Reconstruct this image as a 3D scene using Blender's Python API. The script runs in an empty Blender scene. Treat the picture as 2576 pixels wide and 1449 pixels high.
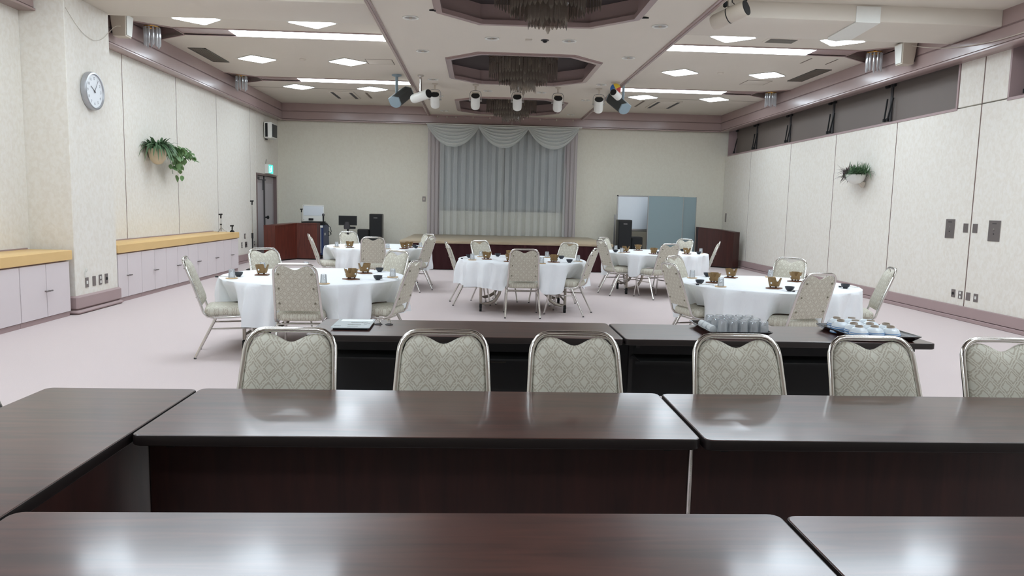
import bpy, math, random
from mathutils import Vector, Matrix
random.seed(7)
PI = math.pi
C = bpy.context.scene.collection

# ---------------------------------------------------------------- camera, world, exposure
sc = bpy.context.scene
cam_d = bpy.data.cameras.new('camera'); cam = bpy.data.objects.new('camera', cam_d); C.objects.link(cam)
yaw, pitch, roll = 0.0473325, -0.110433, 0.0229083
fw0 = Vector((math.sin(yaw), math.cos(yaw), 0)); rt = Vector((math.cos(yaw), -math.sin(yaw), 0)); upv = Vector((0, 0, 1))
fw = fw0 * math.cos(pitch) + upv * math.sin(pitch); u2 = -fw0 * math.sin(pitch) + upv * math.cos(pitch)
r3 = rt * math.cos(roll) + u2 * math.sin(roll); u3 = -rt * math.sin(roll) + u2 * math.cos(roll)
m = Matrix((r3, u3, -fw)).transposed().to_4x4(); m.translation = Vector((0, 0, 1.438))
cam.matrix_world = m
cam_d.sensor_fit = 'HORIZONTAL'; cam_d.sensor_width = 36; cam_d.lens = 1837.9 / 2576 * 36
cam_d.clip_start = 0.05; cam_d.clip_end = 100
sc.camera = cam
w = bpy.data.worlds.new('world'); sc.world = w; w.use_nodes = True
w.node_tree.nodes['Background'].inputs[0].default_value = (0.34, 0.42, 0.52, 1)
w.node_tree.nodes['Background'].inputs[1].default_value = 0.35
sc.view_settings.view_transform = 'Standard'; sc.view_settings.look = 'None'
sc.view_settings.gamma = 1; sc.view_settings.use_curve_mapping = False
sc.view_settings.exposure = 0.0
LAMP = 17.0         # strength of the square ceiling lights
STRIP = 17.0        # strength of the fluorescent troughs

# ---------------------------------------------------------------- materials
def srgb(c):
    return tuple((x / 255 / 12.92 if x / 255 <= .04045 else ((x / 255 + .055) / 1.055) ** 2.4) for x in c)
MATS = {}
def mat(name, rgb, rough=.6, metal=0, var=.06, scale=30, bump=0, spec=.5, coat=0, stretch=(1, 1, 1), alpha=1, emit=0):
    """principled material with a procedural colour variation and fine relief"""
    m = bpy.data.materials.new(name); m.use_nodes = True; nt = m.node_tree; N = nt.nodes; L = nt.links
    b = N['Principled BSDF']; c = srgb(rgb)
    b.inputs['Roughness'].default_value = rough; b.inputs['Metallic'].default_value = metal
    b.inputs['Specular IOR Level'].default_value = spec
    if coat: b.inputs['Coat Weight'].default_value = coat; b.inputs['Coat Roughness'].default_value = .12
    tc = N.new('ShaderNodeTexCoord'); mp = N.new('ShaderNodeMapping'); mp.inputs['Scale'].default_value = stretch
    L.new(tc.outputs['Object'], mp.inputs[0])
    no = N.new('ShaderNodeTexNoise'); no.inputs['Scale'].default_value = scale; no.inputs['Detail'].default_value = 5
    L.new(mp.outputs[0], no.inputs['Vector'])
    mx = N.new('ShaderNodeMix'); mx.data_type = 'RGBA'
    mx.inputs[6].default_value = (*[x * (1 - var) for x in c], 1); mx.inputs[7].default_value = (*[min(1, x * (1 + var)) for x in c], 1)
    L.new(no.outputs[0], mx.inputs[0]); L.new(mx.outputs[2], b.inputs['Base Color'])
    if bump:
        bp = N.new('ShaderNodeBump'); bp.inputs['Strength'].default_value = bump; bp.inputs['Distance'].default_value = .004
        L.new(no.outputs[0], bp.inputs['Height']); L.new(bp.outputs[0], b.inputs['Normal'])
    if alpha < 1: b.inputs['Alpha'].default_value = alpha
    if emit:
        b.inputs['Emission Color'].default_value = (*c, 1); b.inputs['Emission Strength'].default_value = emit
    MATS[name] = m
    return m
def wallpaper(name, base, light, dark):
    m = mat(name, base, .72, var=.03, scale=3); nt = m.node_tree; N = nt.nodes; L = nt.links; b = N['Principled BSDF']
    tc = N.new('ShaderNodeTexCoord'); mp = N.new('ShaderNodeMapping'); mp.inputs['Scale'].default_value = (1, 1, .75)
    L.new(tc.outputs['Object'], mp.inputs[0])
    v = N.new('ShaderNodeTexNoise'); v.inputs['Scale'].default_value = 22; v.inputs['Detail'].default_value = 3; v.inputs['Distortion'].default_value = .6
    L.new(mp.outputs[0], v.inputs['Vector'])
    r = N.new('ShaderNodeValToRGB'); e = r.color_ramp.elements
    e[0].position = .36; e[0].color = (*srgb(dark), 1); e[1].position = .66; e[1].color = (*srgb(light), 1)
    x = r.color_ramp.elements.new(.5); x.color = (*srgb(base), 1)
    L.new(v.outputs[0], r.inputs[0]); L.new(r.outputs[0], b.inputs['Base Color'])
    bp = N.new('ShaderNodeBump'); bp.inputs['Strength'].default_value = .08; bp.inputs['Distance'].default_value = .003
    L.new(v.outputs[0], bp.inputs['Height']); L.new(bp.outputs[0], b.inputs['Normal'])
    return m
def wood(name, a, b2, rough, spec=.5, coat=0, scale=(1.2, 14, 14), bump=.02):
    m = mat(name, a, rough, spec=spec, coat=coat); nt = m.node_tree; N = nt.nodes; L = nt.links; b = N['Principled BSDF']
    tc = N.new('ShaderNodeTexCoord'); mp = N.new('ShaderNodeMapping'); mp.inputs['Scale'].default_value = scale
    L.new(tc.outputs['Object'], mp.inputs[0])
    n1 = N.new('ShaderNodeTexNoise'); n1.inputs['Scale'].default_value = 2.2; n1.inputs['Detail'].default_value = 8; n1.inputs['Distortion'].default_value = .8
    L.new(mp.outputs[0], n1.inputs['Vector'])
    r = N.new('ShaderNodeValToRGB'); e = r.color_ramp.elements
    e[0].position = .32; e[0].color = (*srgb(a), 1); e[1].position = .7; e[1].color = (*srgb(b2), 1)
    L.new(n1.outputs[0], r.inputs[0]); L.new(r.outputs[0], b.inputs['Base Color'])
    bp = N.new('ShaderNodeBump'); bp.inputs['Strength'].default_value = bump; bp.inputs['Distance'].default_value = .002
    L.new(n1.outputs[0], bp.inputs['Height']); L.new(bp.outputs[0], b.inputs['Normal'])
    return m
def glow(name, rgb, strength):
    m = bpy.data.materials.new(name); m.use_nodes = True; N = m.node_tree.nodes; L = m.node_tree.links
    N.remove(N['Principled BSDF']); e = N.new('ShaderNodeEmission')
    e.inputs[0].default_value = (*rgb, 1); e.inputs[1].default_value = strength
    L.new(e.outputs[0], N['Material Output'].inputs[0]); return m
def clear(name, tint, gloss=.04, rough=.03, body=None, mixin=.0):
    """thin clear glass: tinted see-through plus a fresnel reflection"""
    m = bpy.data.materials.new(name); m.use_nodes = True; N = m.node_tree.nodes; L = m.node_tree.links
    N.remove(N['Principled BSDF'])
    t = N.new('ShaderNodeBsdfTransparent'); t.inputs[0].default_value = (*tint, 1)
    g = N.new('ShaderNodeBsdfGlossy'); g.inputs['Roughness'].default_value = rough
    lw = N.new('ShaderNodeLayerWeight'); lw.inputs[0].default_value = .35
    ad = N.new('ShaderNodeMath'); ad.operation = 'MULTIPLY_ADD'; ad.inputs[1].default_value = .75; ad.inputs[2].default_value = gloss; ad.use_clamp = True
    L.new(lw.outputs['Fresnel'], ad.inputs[0])
    mx = N.new('ShaderNodeMixShader'); L.new(ad.outputs[0], mx.inputs[0]); L.new(t.outputs[0], mx.inputs[1]); L.new(g.outputs[0], mx.inputs[2])
    out = mx
    if body:
        d = N.new('ShaderNodeBsdfDiffuse'); d.inputs[0].default_value = (*srgb(body), 1)
        m2 = N.new('ShaderNodeMixShader'); m2.inputs[0].default_value = mixin
        L.new(mx.outputs[0], m2.inputs[1]); L.new(d.outputs[0], m2.inputs[2]); out = m2
    L.new(out.outputs[0], N['Material Output'].inputs[0]); return m
def sheer(name, rgb, see):
    m = bpy.data.materials.new(name); m.use_nodes = True; N = m.node_tree.nodes; L = m.node_tree.links
    N.remove(N['Principled BSDF'])
    d = N.new('ShaderNodeBsdfDiffuse'); d.inputs[0].default_value = (*srgb(rgb), 1)
    tl = N.new('ShaderNodeBsdfTranslucent'); tl.inputs[0].default_value = (*srgb(rgb), 1)
    a = N.new('ShaderNodeMixShader'); a.inputs[0].default_value = .3; L.new(d.outputs[0], a.inputs[1]); L.new(tl.outputs[0], a.inputs[2])
    t = N.new('ShaderNodeBsdfTransparent')
    tc = N.new('ShaderNodeTexCoord'); no = N.new('ShaderNodeTexNoise'); no.inputs['Scale'].default_value = 60
    L.new(tc.outputs['Object'], no.inputs['Vector'])
    mr = N.new('ShaderNodeMapRange'); mr.inputs[3].default_value = see - .05; mr.inputs[4].default_value = see + .05
    L.new(no.outputs[0], mr.inputs[0])
    b = N.new('ShaderNodeMixShader'); L.new(mr.outputs[0], b.inputs[0]); L.new(a.outputs[0], b.inputs[1]); L.new(t.outputs[0], b.inputs[2])
    L.new(b.outputs[0], N['Material Output'].inputs[0]); return m
def damask(name):
    """woven medallion lattice: pale medallions in pale ogee bands on a taupe ground"""
    m = mat(name, (186, 185, 172), .62, spec=.35); nt = m.node_tree; N = nt.nodes; L = nt.links; b = N['Principled BSDF']
    tc = N.new('ShaderNodeTexCoord'); sp = N.new('ShaderNodeSeparateXYZ'); L.new(tc.outputs['Object'], sp.inputs[0])
    def M(op, a, bb=None, cc=None):
        n = N.new('ShaderNodeMath'); n.operation = op
        for i, v in enumerate((a, bb, cc)):
            if v is None: continue
            if isinstance(v, (int, float)): n.inputs[i].default_value = v
            else: L.new(v, n.inputs[i])
        return n.outputs[0]
    ysel = M('LESS_THAN', sp.outputs[2], .475)          # the seat cushion uses its depth, the back its height
    vz = M('ADD', M('MULTIPLY', sp.outputs[2], M('SUBTRACT', 1, ysel)), M('MULTIPLY', sp.outputs[1], ysel))
    u = M('DIVIDE', sp.outputs[0], .068); v = M('DIVIDE', vz, .076)
    nz = N.new('ShaderNodeTexNoise'); nz.inputs['Scale'].default_value = 95; nz.inputs['Detail'].default_value = 2; L.new(tc.outputs['Object'], nz.inputs['Vector'])
    def lat(off):
        pu = M('SUBTRACT', M('FRACT', M('ADD', u, 100 + off)), .5); pv = M('SUBTRACT', M('FRACT', M('ADD', v, 100 + off)), .5)
        return M('ADD', M('ABSOLUTE', pu), M('ABSOLUTE', pv)), pu, pv
    d1, pu, pv = lat(.5); d2, _, _ = lat(0)
    d = M('MINIMUM', d1, d2)
    ang = M('ADD', d, M('MULTIPLY', M('SUBTRACT', nz.outputs[0], .5), .22))
    r = N.new('ShaderNodeValToRGB'); r.color_ramp.interpolation = 'LINEAR'; e = r.color_ramp.elements
    lightc = (*srgb((205, 202, 188)), 1); darkc = (*srgb((178, 170, 154)), 1)
    e[0].position = 0; e[0].color = lightc; e[1].position = .25; e[1].color = lightc
    for p, c in ((.285, darkc), (.355, darkc), (.385, lightc), (.455, lightc), (.485, darkc)):
        x = e.new(p); x.color = c
    L.new(ang, r.inputs[0]); L.new(r.outputs[0], b.inputs['Base Color'])
    bp = N.new('ShaderNodeBump'); bp.inputs['Strength'].default_value = .12; bp.inputs['Distance'].default_value = .002
    L.new(r.outputs[0], bp.inputs['Height']); L.new(bp.outputs[0], b.inputs['Normal'])
    return m

M_wall = wallpaper('wallpaper_cream', (228, 223, 213), (231, 227, 219), (224, 218, 207))
M_wallb = wallpaper('wallpaper_cream_back', (221, 217, 202), (223, 219, 205), (219, 214, 199))
M_seam = mat('seam_brown', (112, 92, 84), .9)  # brown of the wall panel joints and the backing behind them
M_plum = mat('plum_lacquer', (164, 142, 139), .25, var=.04, scale=6, spec=.5, coat=.15)
M_plumd = mat('plum_skirting', (166, 144, 143), .5, var=.04, scale=6)
M_ceil = mat('ceiling_paint', (212, 204, 192), .85, var=.015, scale=3, bump=.05)
M_carpet = mat('carpet_mauve', (207, 194, 192), .95, var=.07, scale=160, bump=.5, spec=.1)
M_counter = mat('counter_ochre', (222, 186, 128), .5, var=.05, scale=12, stretch=(1, .3, 1))
M_door = mat('cabinet_lilac', (217, 207, 208), .55, var=.02, scale=6)
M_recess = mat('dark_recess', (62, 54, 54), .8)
M_chrome = mat('chrome', (216, 214, 210), .16, 1, var=.03, scale=9)
M_steel = mat('steel_tube', (172, 166, 156), .32, 1, var=.05, scale=9)
M_damask = damask('damask_fabric')
M_stud = mat('stud', (150, 146, 132), .35, .8)
M_wood = wood('table_rosewood', (52, 27, 24), (84, 48, 40), .3, spec=.75, coat=.45)
M_edge = mat('table_edge', (28, 20, 19), .4)
M_panel = wood('modesty_wood', (40, 20, 17), (58, 30, 25), .42, scale=(9, 9, 1))
M_black = mat('black_metal', (20, 20, 21), .45)
M_blackm = mat('black_matt', (17, 18, 19), .75)
M_lect = wood('lectern_wood', (78, 34, 26), (104, 48, 36), .38, scale=(10, 10, .9))
M_lect2 = wood('dark_lectern_wood', (50, 22, 18), (68, 32, 26), .38, scale=(10, 10, .9))
M_cloth = mat('white_linen', (238, 241, 244), .8, var=.01, scale=5.5, bump=.45, stretch=(1, 1, .55))
for nd in M_cloth.node_tree.nodes:
    if nd.type == 'BUMP': nd.inputs['Distance'].default_value = .035
M_brass = mat('brazier_bronze', (132, 106, 72), .42, .75, var=.3, scale=22)
M_bdark = mat('brazier_rim', (86, 66, 50), .5, .6, var=.25, scale=22)
M_board = wood('board_wood', (98, 60, 40), (130, 84, 54), .55, scale=(20, 120, 20))
M_coaster = wood('coaster_bamboo', (206, 170, 126), (222, 190, 148), .6, scale=(20, 90, 20))
M_bowl = mat('bowl_black', (42, 45, 52), .35, var=.2, scale=30)
M_glass = clear('tumbler_glass', (.975, .985, .99), .06, .02, (240, 244, 248), .22)
M_rice = mat('porcelain', (222, 230, 236), .12, var=.02, spec=.6)
M_blue = mat('blue_band', (92, 148, 205), .2)
M_foot = mat('bare_clay', (170, 156, 140), .8)
M_tray = mat('tray_lacquer', (24, 17, 18), .22, coat=.3)
M_white = mat('white_enamel', (226, 226, 220), .35, var=.02)
M_beige = mat('beige_shell', (198, 188, 174), .55, var=.02)
M_grille = mat('speaker_grille', (58, 60, 60), .6, var=.3, scale=300)
M_skyblue = mat('blue_grey_shell', (140, 158, 168), .45, var=.03)
M_plate = mat('switch_plate', (134, 126, 124), .4, .6, var=.04)
M_vent = mat('vent_grey', (104, 100, 92), .7, var=.2, scale=120, stretch=(1, 1, 1))
M_line = mat('panel_joint', (120, 110, 100), .8)
M_deck = wood('stage_deck', (158, 142, 118), (178, 160, 134), .34, scale=(1, 14, 1))
M_skirt = mat('stage_velvet', (50, 10, 16), .9, var=.15, scale=10)
M_sheer = sheer('sheer_voile', (232, 234, 232), .42)
M_drape = sheer('lilac_drape', (200, 192, 194), .22)
M_swag = sheer('swag_voile', (244, 246, 243), .2)
M_pane = mat('night_glass', (128, 140, 150), .08, var=.05, scale=2)
M_shade = mat('blackout_panel', (118, 108, 102), .55, var=.05, scale=2)
M_leafg = mat('leaf_green', (100, 132, 84), .45, var=.35, scale=18)
M_leafd = mat('leaf_dark_green', (82, 112, 78), .5, var=.3, scale=18)
M_leafp = mat('leaf_purple_brown', (92, 76, 78), .55, var=.3, scale=18)
M_terra = mat('wicker_pot', (206, 190, 162), .8, var=.1, scale=40)
M_gold = mat('polished_brass', (214, 170, 92), .2, 1)
M_rod = clear('smoked_rod', (.80, .77, .74), .03, .15, (150, 140, 130), .26)
M_crystal = clear('clear_rod', (.95, .96, .97), .1, .05, (232, 234, 236), .4)
M_lamp = glow('square_light_diffuser', (.88, 1.0, 1.10), LAMP)
M_strip = glow('strip_light_diffuser', (.88, 1.0, 1.10), STRIP)
M_exit = glow('exit_sign_face', (.10, .72, .62), 1.4)
M_exitw = glow('exit_sign_figure', (.75, 1, .95), 1.6)
M_clockf = mat('clock_face', (236, 240, 244), .4, var=.01)
M_silver = mat('silver_rim', (178, 180, 184), .35, .6)
M_ink = mat('grey_ink', (150, 152, 158), .6)
M_dark = mat('dark_grey', (62, 60, 62), .6)
M_navy = mat('navy_case', (34, 52, 92), .4)
M_grey = mat('grey_panel', (150, 156, 164), .45)
M_screen = mat('partition_felt', (124, 140, 143), .8, var=.04, scale=90)
M_wb = mat('whiteboard_face', (216, 222, 228), .25, var=.01)
M_alu = mat('aluminium', (168, 166, 164), .35, .8)
M_red = mat('gel_red', (196, 52, 44), .3); M_yel = mat('gel_yellow', (226, 196, 66), .3); M_blu = mat('gel_blue', (44, 104, 170), .3)
M_towel = mat('white_towel', (220, 224, 226), .9, var=.06, scale=30, bump=.4)
M_paper = mat('laminated_sheet', (212, 222, 226), .12, var=.02)
M_print = mat('printed_picture', (110, 120, 116), .2, var=.5, scale=60)

# ---------------------------------------------------------------- mesh building
class MB:
    def __init__(s): s.v = []; s.f = []
    def add(s, vs, fs):
        n = len(s.v); s.v += [tuple(p) for p in vs]; s.f += [tuple(i + n for i in f) for f in fs]; return s
    def box(s, x0, x1, y0, y1, z0, z1, b=0):
        x0, x1 = sorted((x0, x1)); y0, y1 = sorted((y0, y1)); z0, z1 = sorted((z0, z1))
        if b:
            b = min(b, (x1 - x0) / 2.01, (y1 - y0) / 2.01, (z1 - z0) / 2.01)
            R = lambda i: [(x0 + i + c, y0 + i) if False else None for c in ()]
            def ring(i, z):
                a, bb, c, d = x0 + i, x1 - i, y0 + i, y1 - i
                return [(a + b, c, z), (bb - b, c, z), (bb, c + b, z), (bb, d - b, z), (bb - b, d, z), (a + b, d, z), (a, d - b, z), (a, c + b, z)]
            return s.loft([ring(b, z0), ring(0, z0 + b), ring(0, z1 - b), ring(b, z1)])
        v = [(x, y, z) for z in (z0, z1) for y in (y0, y1) for x in (x0, x1)]
        return s.add(v, [(0, 2, 3, 1), (4, 5, 7, 6), (0, 1, 5, 4), (2, 6, 7, 3), (0, 4, 6, 2), (1, 3, 7, 5)])
    def loft(s, rings, caps=True, closed=True):
        n = len(rings[0]); v = [p for r in rings for p in r]; f = []
        for i in range(len(rings) - 1):
            for j in range(n if closed else n - 1):
                k = (j + 1) % n; f.append((i * n + j, i * n + k, (i + 1) * n + k, (i + 1) * n + j))
        if caps and closed: f += [tuple(range(n - 1, -1, -1)), tuple((len(rings) - 1) * n + j for j in range(n))]
        return s.add(v, f)
    def lathe(s, prof, c=(0, 0, 0), n=24, caps=True):
        return s.loft([[(c[0] + r * math.cos(2 * PI * j / n), c[1] + r * math.sin(2 * PI * j / n), c[2] + z) for j in range(n)] for r, z in prof], caps)
    def cyl(s, p, q, r, n=12, r2=None):
        p = Vector(p); q = Vector(q); d = (q - p).normalized()
        a = d.orthogonal().normalized(); b = d.cross(a); r2 = r if r2 is None else r2
        return s.loft([[c + (a * math.cos(2 * PI * j / n) + b * math.sin(2 * PI * j / n)) * rr for j in range(n)] for c, rr in ((p, r), (q, r2))])
    def prof(s, p, q, prof):
        """lathe along an arbitrary axis p->q; prof = [(radius, fraction)]"""
        p = Vector(p); q = Vector(q); d = q - p; dn = d.normalized(); a = dn.orthogonal().normalized(); b = dn.cross(a); n = 32
        return s.loft([[p + d * t + (a * math.cos(2 * PI * j / n) + b * math.sin(2 * PI * j / n)) * r for j in range(n)] for r, t in prof])
    def tube(s, pts, r, n=8, ry=None, closed=False, ref=None):
        pts = [Vector(p) for p in pts]; ry = ry or r; rings = []; a = None; m_ = len(pts)
        for i, p in enumerate(pts):
            t = (pts[min(i + 1, m_ - 1)] - pts[max(i - 1, 0)]) if not closed else (pts[(i + 1) % m_] - pts[i - 1])
            t.normalize()
            if a is None: a = (Vector(ref) if ref else t.orthogonal()); 
            a = (a - t * a.dot(t)).normalized(); b = t.cross(a)
            rings.append([p + a * math.cos(2 * PI * j / n) * r + b * math.sin(2 * PI * j / n) * ry for j in range(n)])
        if closed: rings.append(rings[0])
        return s.loft(rings, caps=not closed)
    def prism(s, poly, z0, z1, axis='z'):
        def P(a, b, c): return (a, b, c) if axis == 'z' else ((a, c, b) if axis == 'y' else (c, a, b))
        n = len(poly)
        return s.add([P(a, b, z) for z in (z0, z1) for a, b in poly],
                     [tuple(range(n - 1, -1, -1)), tuple(range(n, 2 * n))] + [(i, (i + 1) % n, n + (i + 1) % n, n + i) for i in range(n)])
    def grid(s, nu, nv, fn):
        v = [fn(i / nu, j / nv) for j in range(nv + 1) for i in range(nu + 1)]
        return s.add(v, [(j * (nu + 1) + i, j * (nu + 1) + i + 1, (j + 1) * (nu + 1) + i + 1, (j + 1) * (nu + 1) + i) for j in range(nv) for i in range(nu)])
    def build(s, name, material, parent=None, smooth=40, fix=True):
        me = bpy.data.meshes.new(name); me.from_pydata(s.v, [], s.f)
        if fix:
            import bmesh
            bm = bmesh.new(); bm.from_mesh(me); bmesh.ops.recalc_face_normals(bm, faces=bm.faces); bm.to_mesh(me); bm.free()
        me.materials.append(material)
        if smooth:
            me.polygons.foreach_set('use_smooth', [True] * len(me.polygons))
            me.set_sharp_from_angle(angle=math.radians(smooth))
        me.update()
        o = bpy.data.objects.new(name, me); C.objects.link(o)
        if parent: o.parent = parent
        return o
def tag(o, label=None, cat=None, group=None, kind=None):
    if label: o['label'] = label
    if cat: o['category'] = cat
    if group: o['group'] = group
    if kind: o['kind'] = kind
    return o
def thing(name, label, cat, loc=(0, 0, 0), rz=0, group=None):
    o = bpy.data.objects.new(name, None); C.objects.link(o); o.empty_display_size = .1
    o.location = loc; o.rotation_euler = (0, 0, rz); return tag(o, label, cat, group)
def setting(name, loc=(0, 0, 0)):
    o = bpy.data.objects.new(name, None); C.objects.link(o); o.location = loc; o['kind'] = 'structure'; return o
def curve(pts, k=8):
    P = [Vector(p) for p in pts]; P = [P[0] * 2 - P[1]] + P + [P[-1] * 2 - P[-2]]; out = []
    for i in range(1, len(P) - 2):
        a, b, c, d = P[i - 1:i + 3]
        for j in range(k):
            t = j / k; out.append(.5 * (2 * b + (c - a) * t + (2 * a - 5 * b + 4 * c - d) * t * t + (3 * b - a - 3 * c + d) * t ** 3))
    return out + [P[-2]]
def copy_of(root, label, loc, rz=0, group=None):
    r = root.copy(); C.objects.link(r); r.location = loc; r.rotation_euler = (0, 0, rz); r['label'] = label
    if group: r['group'] = group
    for ch in root.children:
        c = ch.copy(); C.objects.link(c); c.parent = r
        for g in ch.children:
            d = g.copy(); C.objects.link(d); d.parent = c
    return r
def twin(o, parent, loc=(0, 0, 0), rot=None):
    """another object sharing the mesh of o"""
    c = o.copy(); C.objects.link(c); c.parent = parent; c.location = loc
    if rot: c.rotation_euler = rot
    return c
def rrect(w_, d_, r, z, cx=0, cy=0, n=5):
    pts = []
    for sx, sy, a0 in ((1, 1, 0), (-1, 1, 90), (-1, -1, 180), (1, -1, 270)):
        for k in range(n + 1):
            a = math.radians(a0 + 90 * k / n)
            pts.append((cx + sx * (w_ / 2 - r) + r * math.cos(a), cy + sy * (d_ / 2 - r) + r * math.sin(a), z))
    return pts

# ---------------------------------------------------------------- room shell
XL, XR, YB, YN = -5.45, 6.8, 20.25, -4.6
ZC, ZP = 4.05, 3.85                       # side ceiling, dropped middle panel
fl = MB().box(XL - .3, XR + .3, YN - .2, YB + .2, -.1, 0).build('floor', M_carpet, smooth=0); fl['kind'] = 'structure'

def panels(parent, x0, x1, ys, z0, z1, gap=.022, name='panel', mt=None):
    xs = x1 - .008 if x0 < 0 else x0 + .008
    for a in ys[1:-1]: MB().box(xs - .004, xs + .004, a - .02, a + .02, z0, z1).build('joint', M_seam, parent, 0)
    for a, b in zip(ys[:-1], ys[1:]):
        MB().box(x0, x1, a + gap / 2, b - gap / 2, z0, z1, .004).build(name, mt or M_wall, parent)
wl = setting('wall_left')
MB().box(XL - .3, XL - .14, YN, 18.3, 0, 4.1).box(XL - .3, XL - .14, 18.3, YB, 2.1, 4.1).build('backing', M_seam, wl, 0)
panels(wl, XL - .13, XL, [YN, 2.2, 4.2, 6.2, 9.16], 0, 3.72)
panels(wl, XL - .13, XL, [10.2, 11.64, 13.63, 15.65, 17.85, 18.3], 0, 3.72)
MB().box(XL - .13, XL, 18.306, YB, 2.13, 3.72, .004).build('panel', M_wall, wl)
MB().box(XL - .13, XL, 20.06, YB, 0, 2.124, .004).build('panel', M_wall, wl)
MB().box(XL - .13, -4.93, 9.15, 10.2, 0, 3.86, .006).build('pillar', M_wall, wl)
wr = setting('wall_right')
MB().box(XR + .14, XR + .3, YN, YB, 0, 2.9).box(XR + .14, XR + .3, 9.36, 10.36, 2.9, 4.1).box(XR + .14, XR + .3, YN, 1.2, 2.9, 4.1).build('backing', M_seam, wr, 0)
panels(wr, XR, XR + .13, [YN, -.5, 1.6, 3.65, 5.7, 7.78, 9.85, 11.86, 13.91, 15.95, 18.32, YB], 0, 2.97)
panels(wr, XR, XR + .13, [9.36, 9.85, 10.36], 2.985, 3.72)
MB().box(XR, XR + .13, YN, 1.2, 2.985, 3.72, .004).build('panel', M_wall, wr)
wb = setting('wall_back')
MB().box(XL, -1.12, YB, YB + .2, 0, 4.1).box(2.42, XR + .1, YB, YB + .2, 0, 4.1).box(-1.12, 2.42, YB, YB + .2, 0, 1.3).box(-1.12, 2.42, YB, YB + .2, 3.5, 4.1).build('plaster', M_wallb, wb, 0)
nb = MB().box(XL - .2, XR + .2, YN - .2, YN, 0, 4.1).build('wall_near', M_wall, smooth=0); nb['kind'] = 'structure'

# window in the back wall, seen through the voile
wn = setting('window_1')
f = MB(); X0, X1, Z0, Z1 = -1.12, 2.42, 1.3, 3.5
f.box(X0, X1, YB + .05, YB + .13, Z0, Z0 + .06).box(X0, X1, YB + .05, YB + .13, Z1 - .06, Z1).box(X0, X0 + .06, YB + .05, YB + .13, Z0, Z1).box(X1 - .06, X1, YB + .05, YB + .13, Z0, Z1)
f.build('window_frame', M_dark, wn)
MB().box(.62, .68, YB + .06, YB + .12, Z0 + .06, Z1 - .06, .005).build('mullion', M_dark, wn)
for a, b in ((X0 + .06, .62), (.68, X1 - .06)):
    MB().box(a, b, YB + .085, YB + .095, Z0 + .06, Z1 - .06).build('pane', M_pane, wn, 0)

# clerestory windows of the right wall, closed by matt panels
def clerestory(name, y0, y1, mull):
    t = setting(name); zt, zb = 3.74, 2.98; xr = XR + .2
    g = MB().box(XR - .01, xr, y0, y1, zb - .03, zb + .005).box(XR - .01, xr + .03, y1 - .03, y1, zb, zt).box(XR - .01, xr + .03, y0, y0 + .03, zb, zt)
    g.build('window_frame', M_plumd, t)
    ys = [y0 + .03] + mull + [y1 - .03]
    for a, b in zip(ys[:-1], ys[1:]):
        MB().box(xr, xr + .03, a + .03, b - .03, zb, zt + .05).build('pane', M_shade, t, 0)
    for yy in mull:
        mu = MB().box(xr - .02, xr + .03, yy - .03, yy + .03, zb, zt).build('mullion', M_dark, t)
    for yy in mull + [y1 - .1]:
        for s in ((-1, 1) if yy in mull else (-1,)):
            st = MB()
            st.box(xr - .07, xr - .02, yy + s * .09 - .05, yy + s * .09 + .05, 3.60, 3.66, .01)
            st.tube([(xr - .035, yy + s * .09, 3.42), (xr - .09, yy + s * .05, 3.06)], .014, 8)
            st.cyl((xr - .09, yy + s * .05, 3.08), (xr - .09, yy + s * .05, 3.03), .026, 8)
            st.build('window_stay', M_blackm, t)
    return t
clerestory('window_2', 10.36, 20.05, [12.42, 14.48, 16.5, 18.5])
clerestory('window_3', 1.2, 9.36, [3.2, 5.3, 7.3])

# ceiling: two side fields, dropped middle panel with octagonal coffers, cross beam
PX0, PX1 = -1.40, 2.76
ce = setting('ceiling')
TR = [(-.95, -.5), (3.3, 3.75), (7.52, 7.97), (11.76, 12.22), (16.02, 16.48)]      # light troughs
NOTCH = .62; DEP = .52
def side_field(sx):
    xp = PX0 if sx < 0 else PX1; xw = -5.27 if sx < 0 else 6.57; xa = xw - sx * DEP
    prev = None
    edges = [YN] + [v for t in TR for v in t] + [YB]
    for k in range(0, len(edges), 2):
        a, b = edges[k], edges[k + 1]
        poly = [(xp, a), (xa, a)] + ([(xw, a + NOTCH - .23)] if k else [(xw, a)]) + ([(xw, b - NOTCH + .23)] if k + 2 < len(edges) else [(xw, b)]) + [(xa, b), (xp, b)]
        if k == 0: poly[1] = (xw, a); del poly[2]
        if k + 2 >= len(edges): poly = [p for p in poly if p != (xa, b)]
        MB().prism(poly, ZC, ZC + .06).build('ceiling_board', M_ceil, ce, 0)
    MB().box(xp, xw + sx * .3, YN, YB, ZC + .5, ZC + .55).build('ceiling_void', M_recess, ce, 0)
side_field(-1); side_field(1)
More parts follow.
